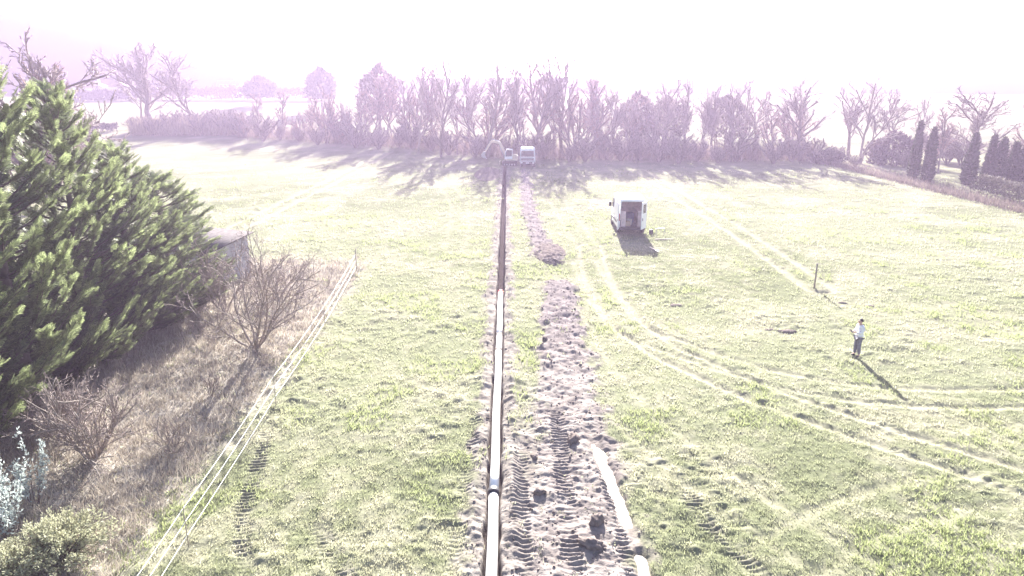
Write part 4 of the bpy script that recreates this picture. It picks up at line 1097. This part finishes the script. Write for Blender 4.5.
    ctl = thing('remote_controller', 'small dark controller held in both hands of the person', 'controller', cpos, R(90))
    box('casing', (0, 0, 0), (.15, .09, .04), M['darkplastic'], ctl, bevel=.015)
    box('screen', (0, .05, .05), (.14, .012, .08), M['glass'], ctl, bevel=.004)
    for s in (-1, 1):
        link('stick', Tubes().add([[s * .045, -.01, .02], [s * .045, -.01, .045]], .006, 6, True).mesh('stick', M['steel']), ctl)
        link('antenna', Tubes().add([[s * .05, .04, .02], [s * .06, .1, .1]], .007, 6, True).mesh('antenna', M['darkplastic']), ctl)
make_person()

# ------------------------------------------------------------------ far houses and hills
def house(px, Yb, w, d, h, rh, rz, label, hip=False):
    x = at_px(px, Yb, 6); g = ground_z(x, Yb)
    t = thing('house', label, 'house', (x, Yb, g - .2), rz, 'distant houses')
    box('wall', (0, 0, h / 2), (w, d, h), M['render'], t)
    o = .5; e = (w / 2 - (d / 2 if hip else 0))
    bm = bmesh.new()
    P = [(-w / 2 - o, -d / 2 - o, h), (w / 2 + o, -d / 2 - o, h), (w / 2 + o, d / 2 + o, h), (-w / 2 - o, d / 2 + o, h), (-e - (0 if hip else o), 0, h + rh), (e + (0 if hip else o), 0, h + rh)]
    vs = [bm.verts.new(p) for p in P]
    for f in ((0, 1, 5, 4), (2, 3, 4, 5), (1, 2, 5), (3, 0, 4), (3, 2, 1, 0)): bm.faces.new([vs[i] for i in f])
    rf_ = bm_obj('roof', bm, M['rooftile'], t)
    box('chimney', (w * .25, .6, h + rh * .9), (.8, .6, 1.8), M['render'], rf_)
    for i, xx in enumerate(np.linspace(-w / 2 + 1.6, w / 2 - 1.6, 4)):
        if i == 2: 
            dd = box('door', (xx, -d / 2 - .03, 1.15), (1.0, .08, 2.1), M['wood'], t); continue
        for zz in ([1.5] if h < 4 else [1.5, 4.2]):
            ww = box('window', (xx, -d / 2 - .02, zz), (1.2, .08, 1.3), M['white'], t); box('pane', (xx, -d / 2 - .07, zz), (.98, .03, 1.08), M['glass'], ww)
house(94, 262, 10, 7, 4.2, 2.2, R(8), 'distant pale house with broad roof above the dark hedge', True)
house(121, 260, 4.6, 6, 4.4, 2.0, R(-70), 'small distant white house right of the broad-roofed one')
house(131, 268, 4.6, 5, 4.4, 1.8, R(30), 'smaller distant white house behind the big bare tree')
house(232, 272, 8, 6, 4.2, 2.2, R(4), 'distant pale house right of the slim bare tree')

def hills():
    X = np.linspace(-1650, 1650, 300); Y = np.linspace(275, 1600, 130); A, B = np.meshgrid(X, Y); a, b = A.ravel(), B.ravel()
    px = 512 + a / np.maximum(b, 1) * FPX * 1.03
    top = np.interp(px, [-600, -100, 0, 60, 115, 170, 240, 320, 420, 700, 900, 1000, 1150, 1500], [58, 50, 43, 39, 35, 29, 22, 16, 13, 13, 14, 16, 18, 26])
    prof = sstep(275, 345, b) * (1 - .15 * sstep(900, 1600, b))
    zz = rise(a, b) - 2 + prof * (top - 8) * (.92 + .16 * fbm(a / 90, b / 90, 3)) + prof * 5 * fbm(a / 11, b / 11, 2)
    idx = np.arange(len(a)).reshape(130, 300); F = np.stack([idx[:-1, :-1], idx[:-1, 1:], idx[1:, 1:], idx[1:, :-1]], -1).reshape(-1, 4)
    col = c(.04, .042, .036) + (c(.075, .068, .055) - c(.04, .042, .036)) * sstep(.4, .7, fbm(a / 60, b / 60, 3))[:, None]
    zz = np.minimum(zz, 47)
    o = link('hills', np_mesh('hills', np.stack([a, b, zz], 1), F, [M['ground']], True, col)); tag(o, 'low wooded hills in the far haze', kind='structure')
hills()

# ------------------------------------------------------------------ haze, also standing in for the lens flare veil
hz = box('haze', (0, 810, 24), (3500, 1840, 51), M['white'])
hz.data.materials.clear()
hm = bpy.data.materials.new('haze_flare_veil'); hm.use_nodes = True
nt = hm.node_tree; nt.nodes.remove(nt.nodes['Principled BSDF'])
pv = nt.nodes.new('ShaderNodeVolumePrincipled')
pv.inputs['Color'].default_value = HAZE_COLOR; pv.inputs['Density'].default_value = HAZE_DENSITY; pv.inputs['Anisotropy'].default_value = HAZE_G
nt.links.new(pv.outputs[0], nt.nodes['Material Output'].inputs['Volume'])
hz.data.materials.append(hm)
tag(hz, 'pale sunlit lavender haze over the field, tinted to imitate a lens flare veil', 'haze', kind='stuff')
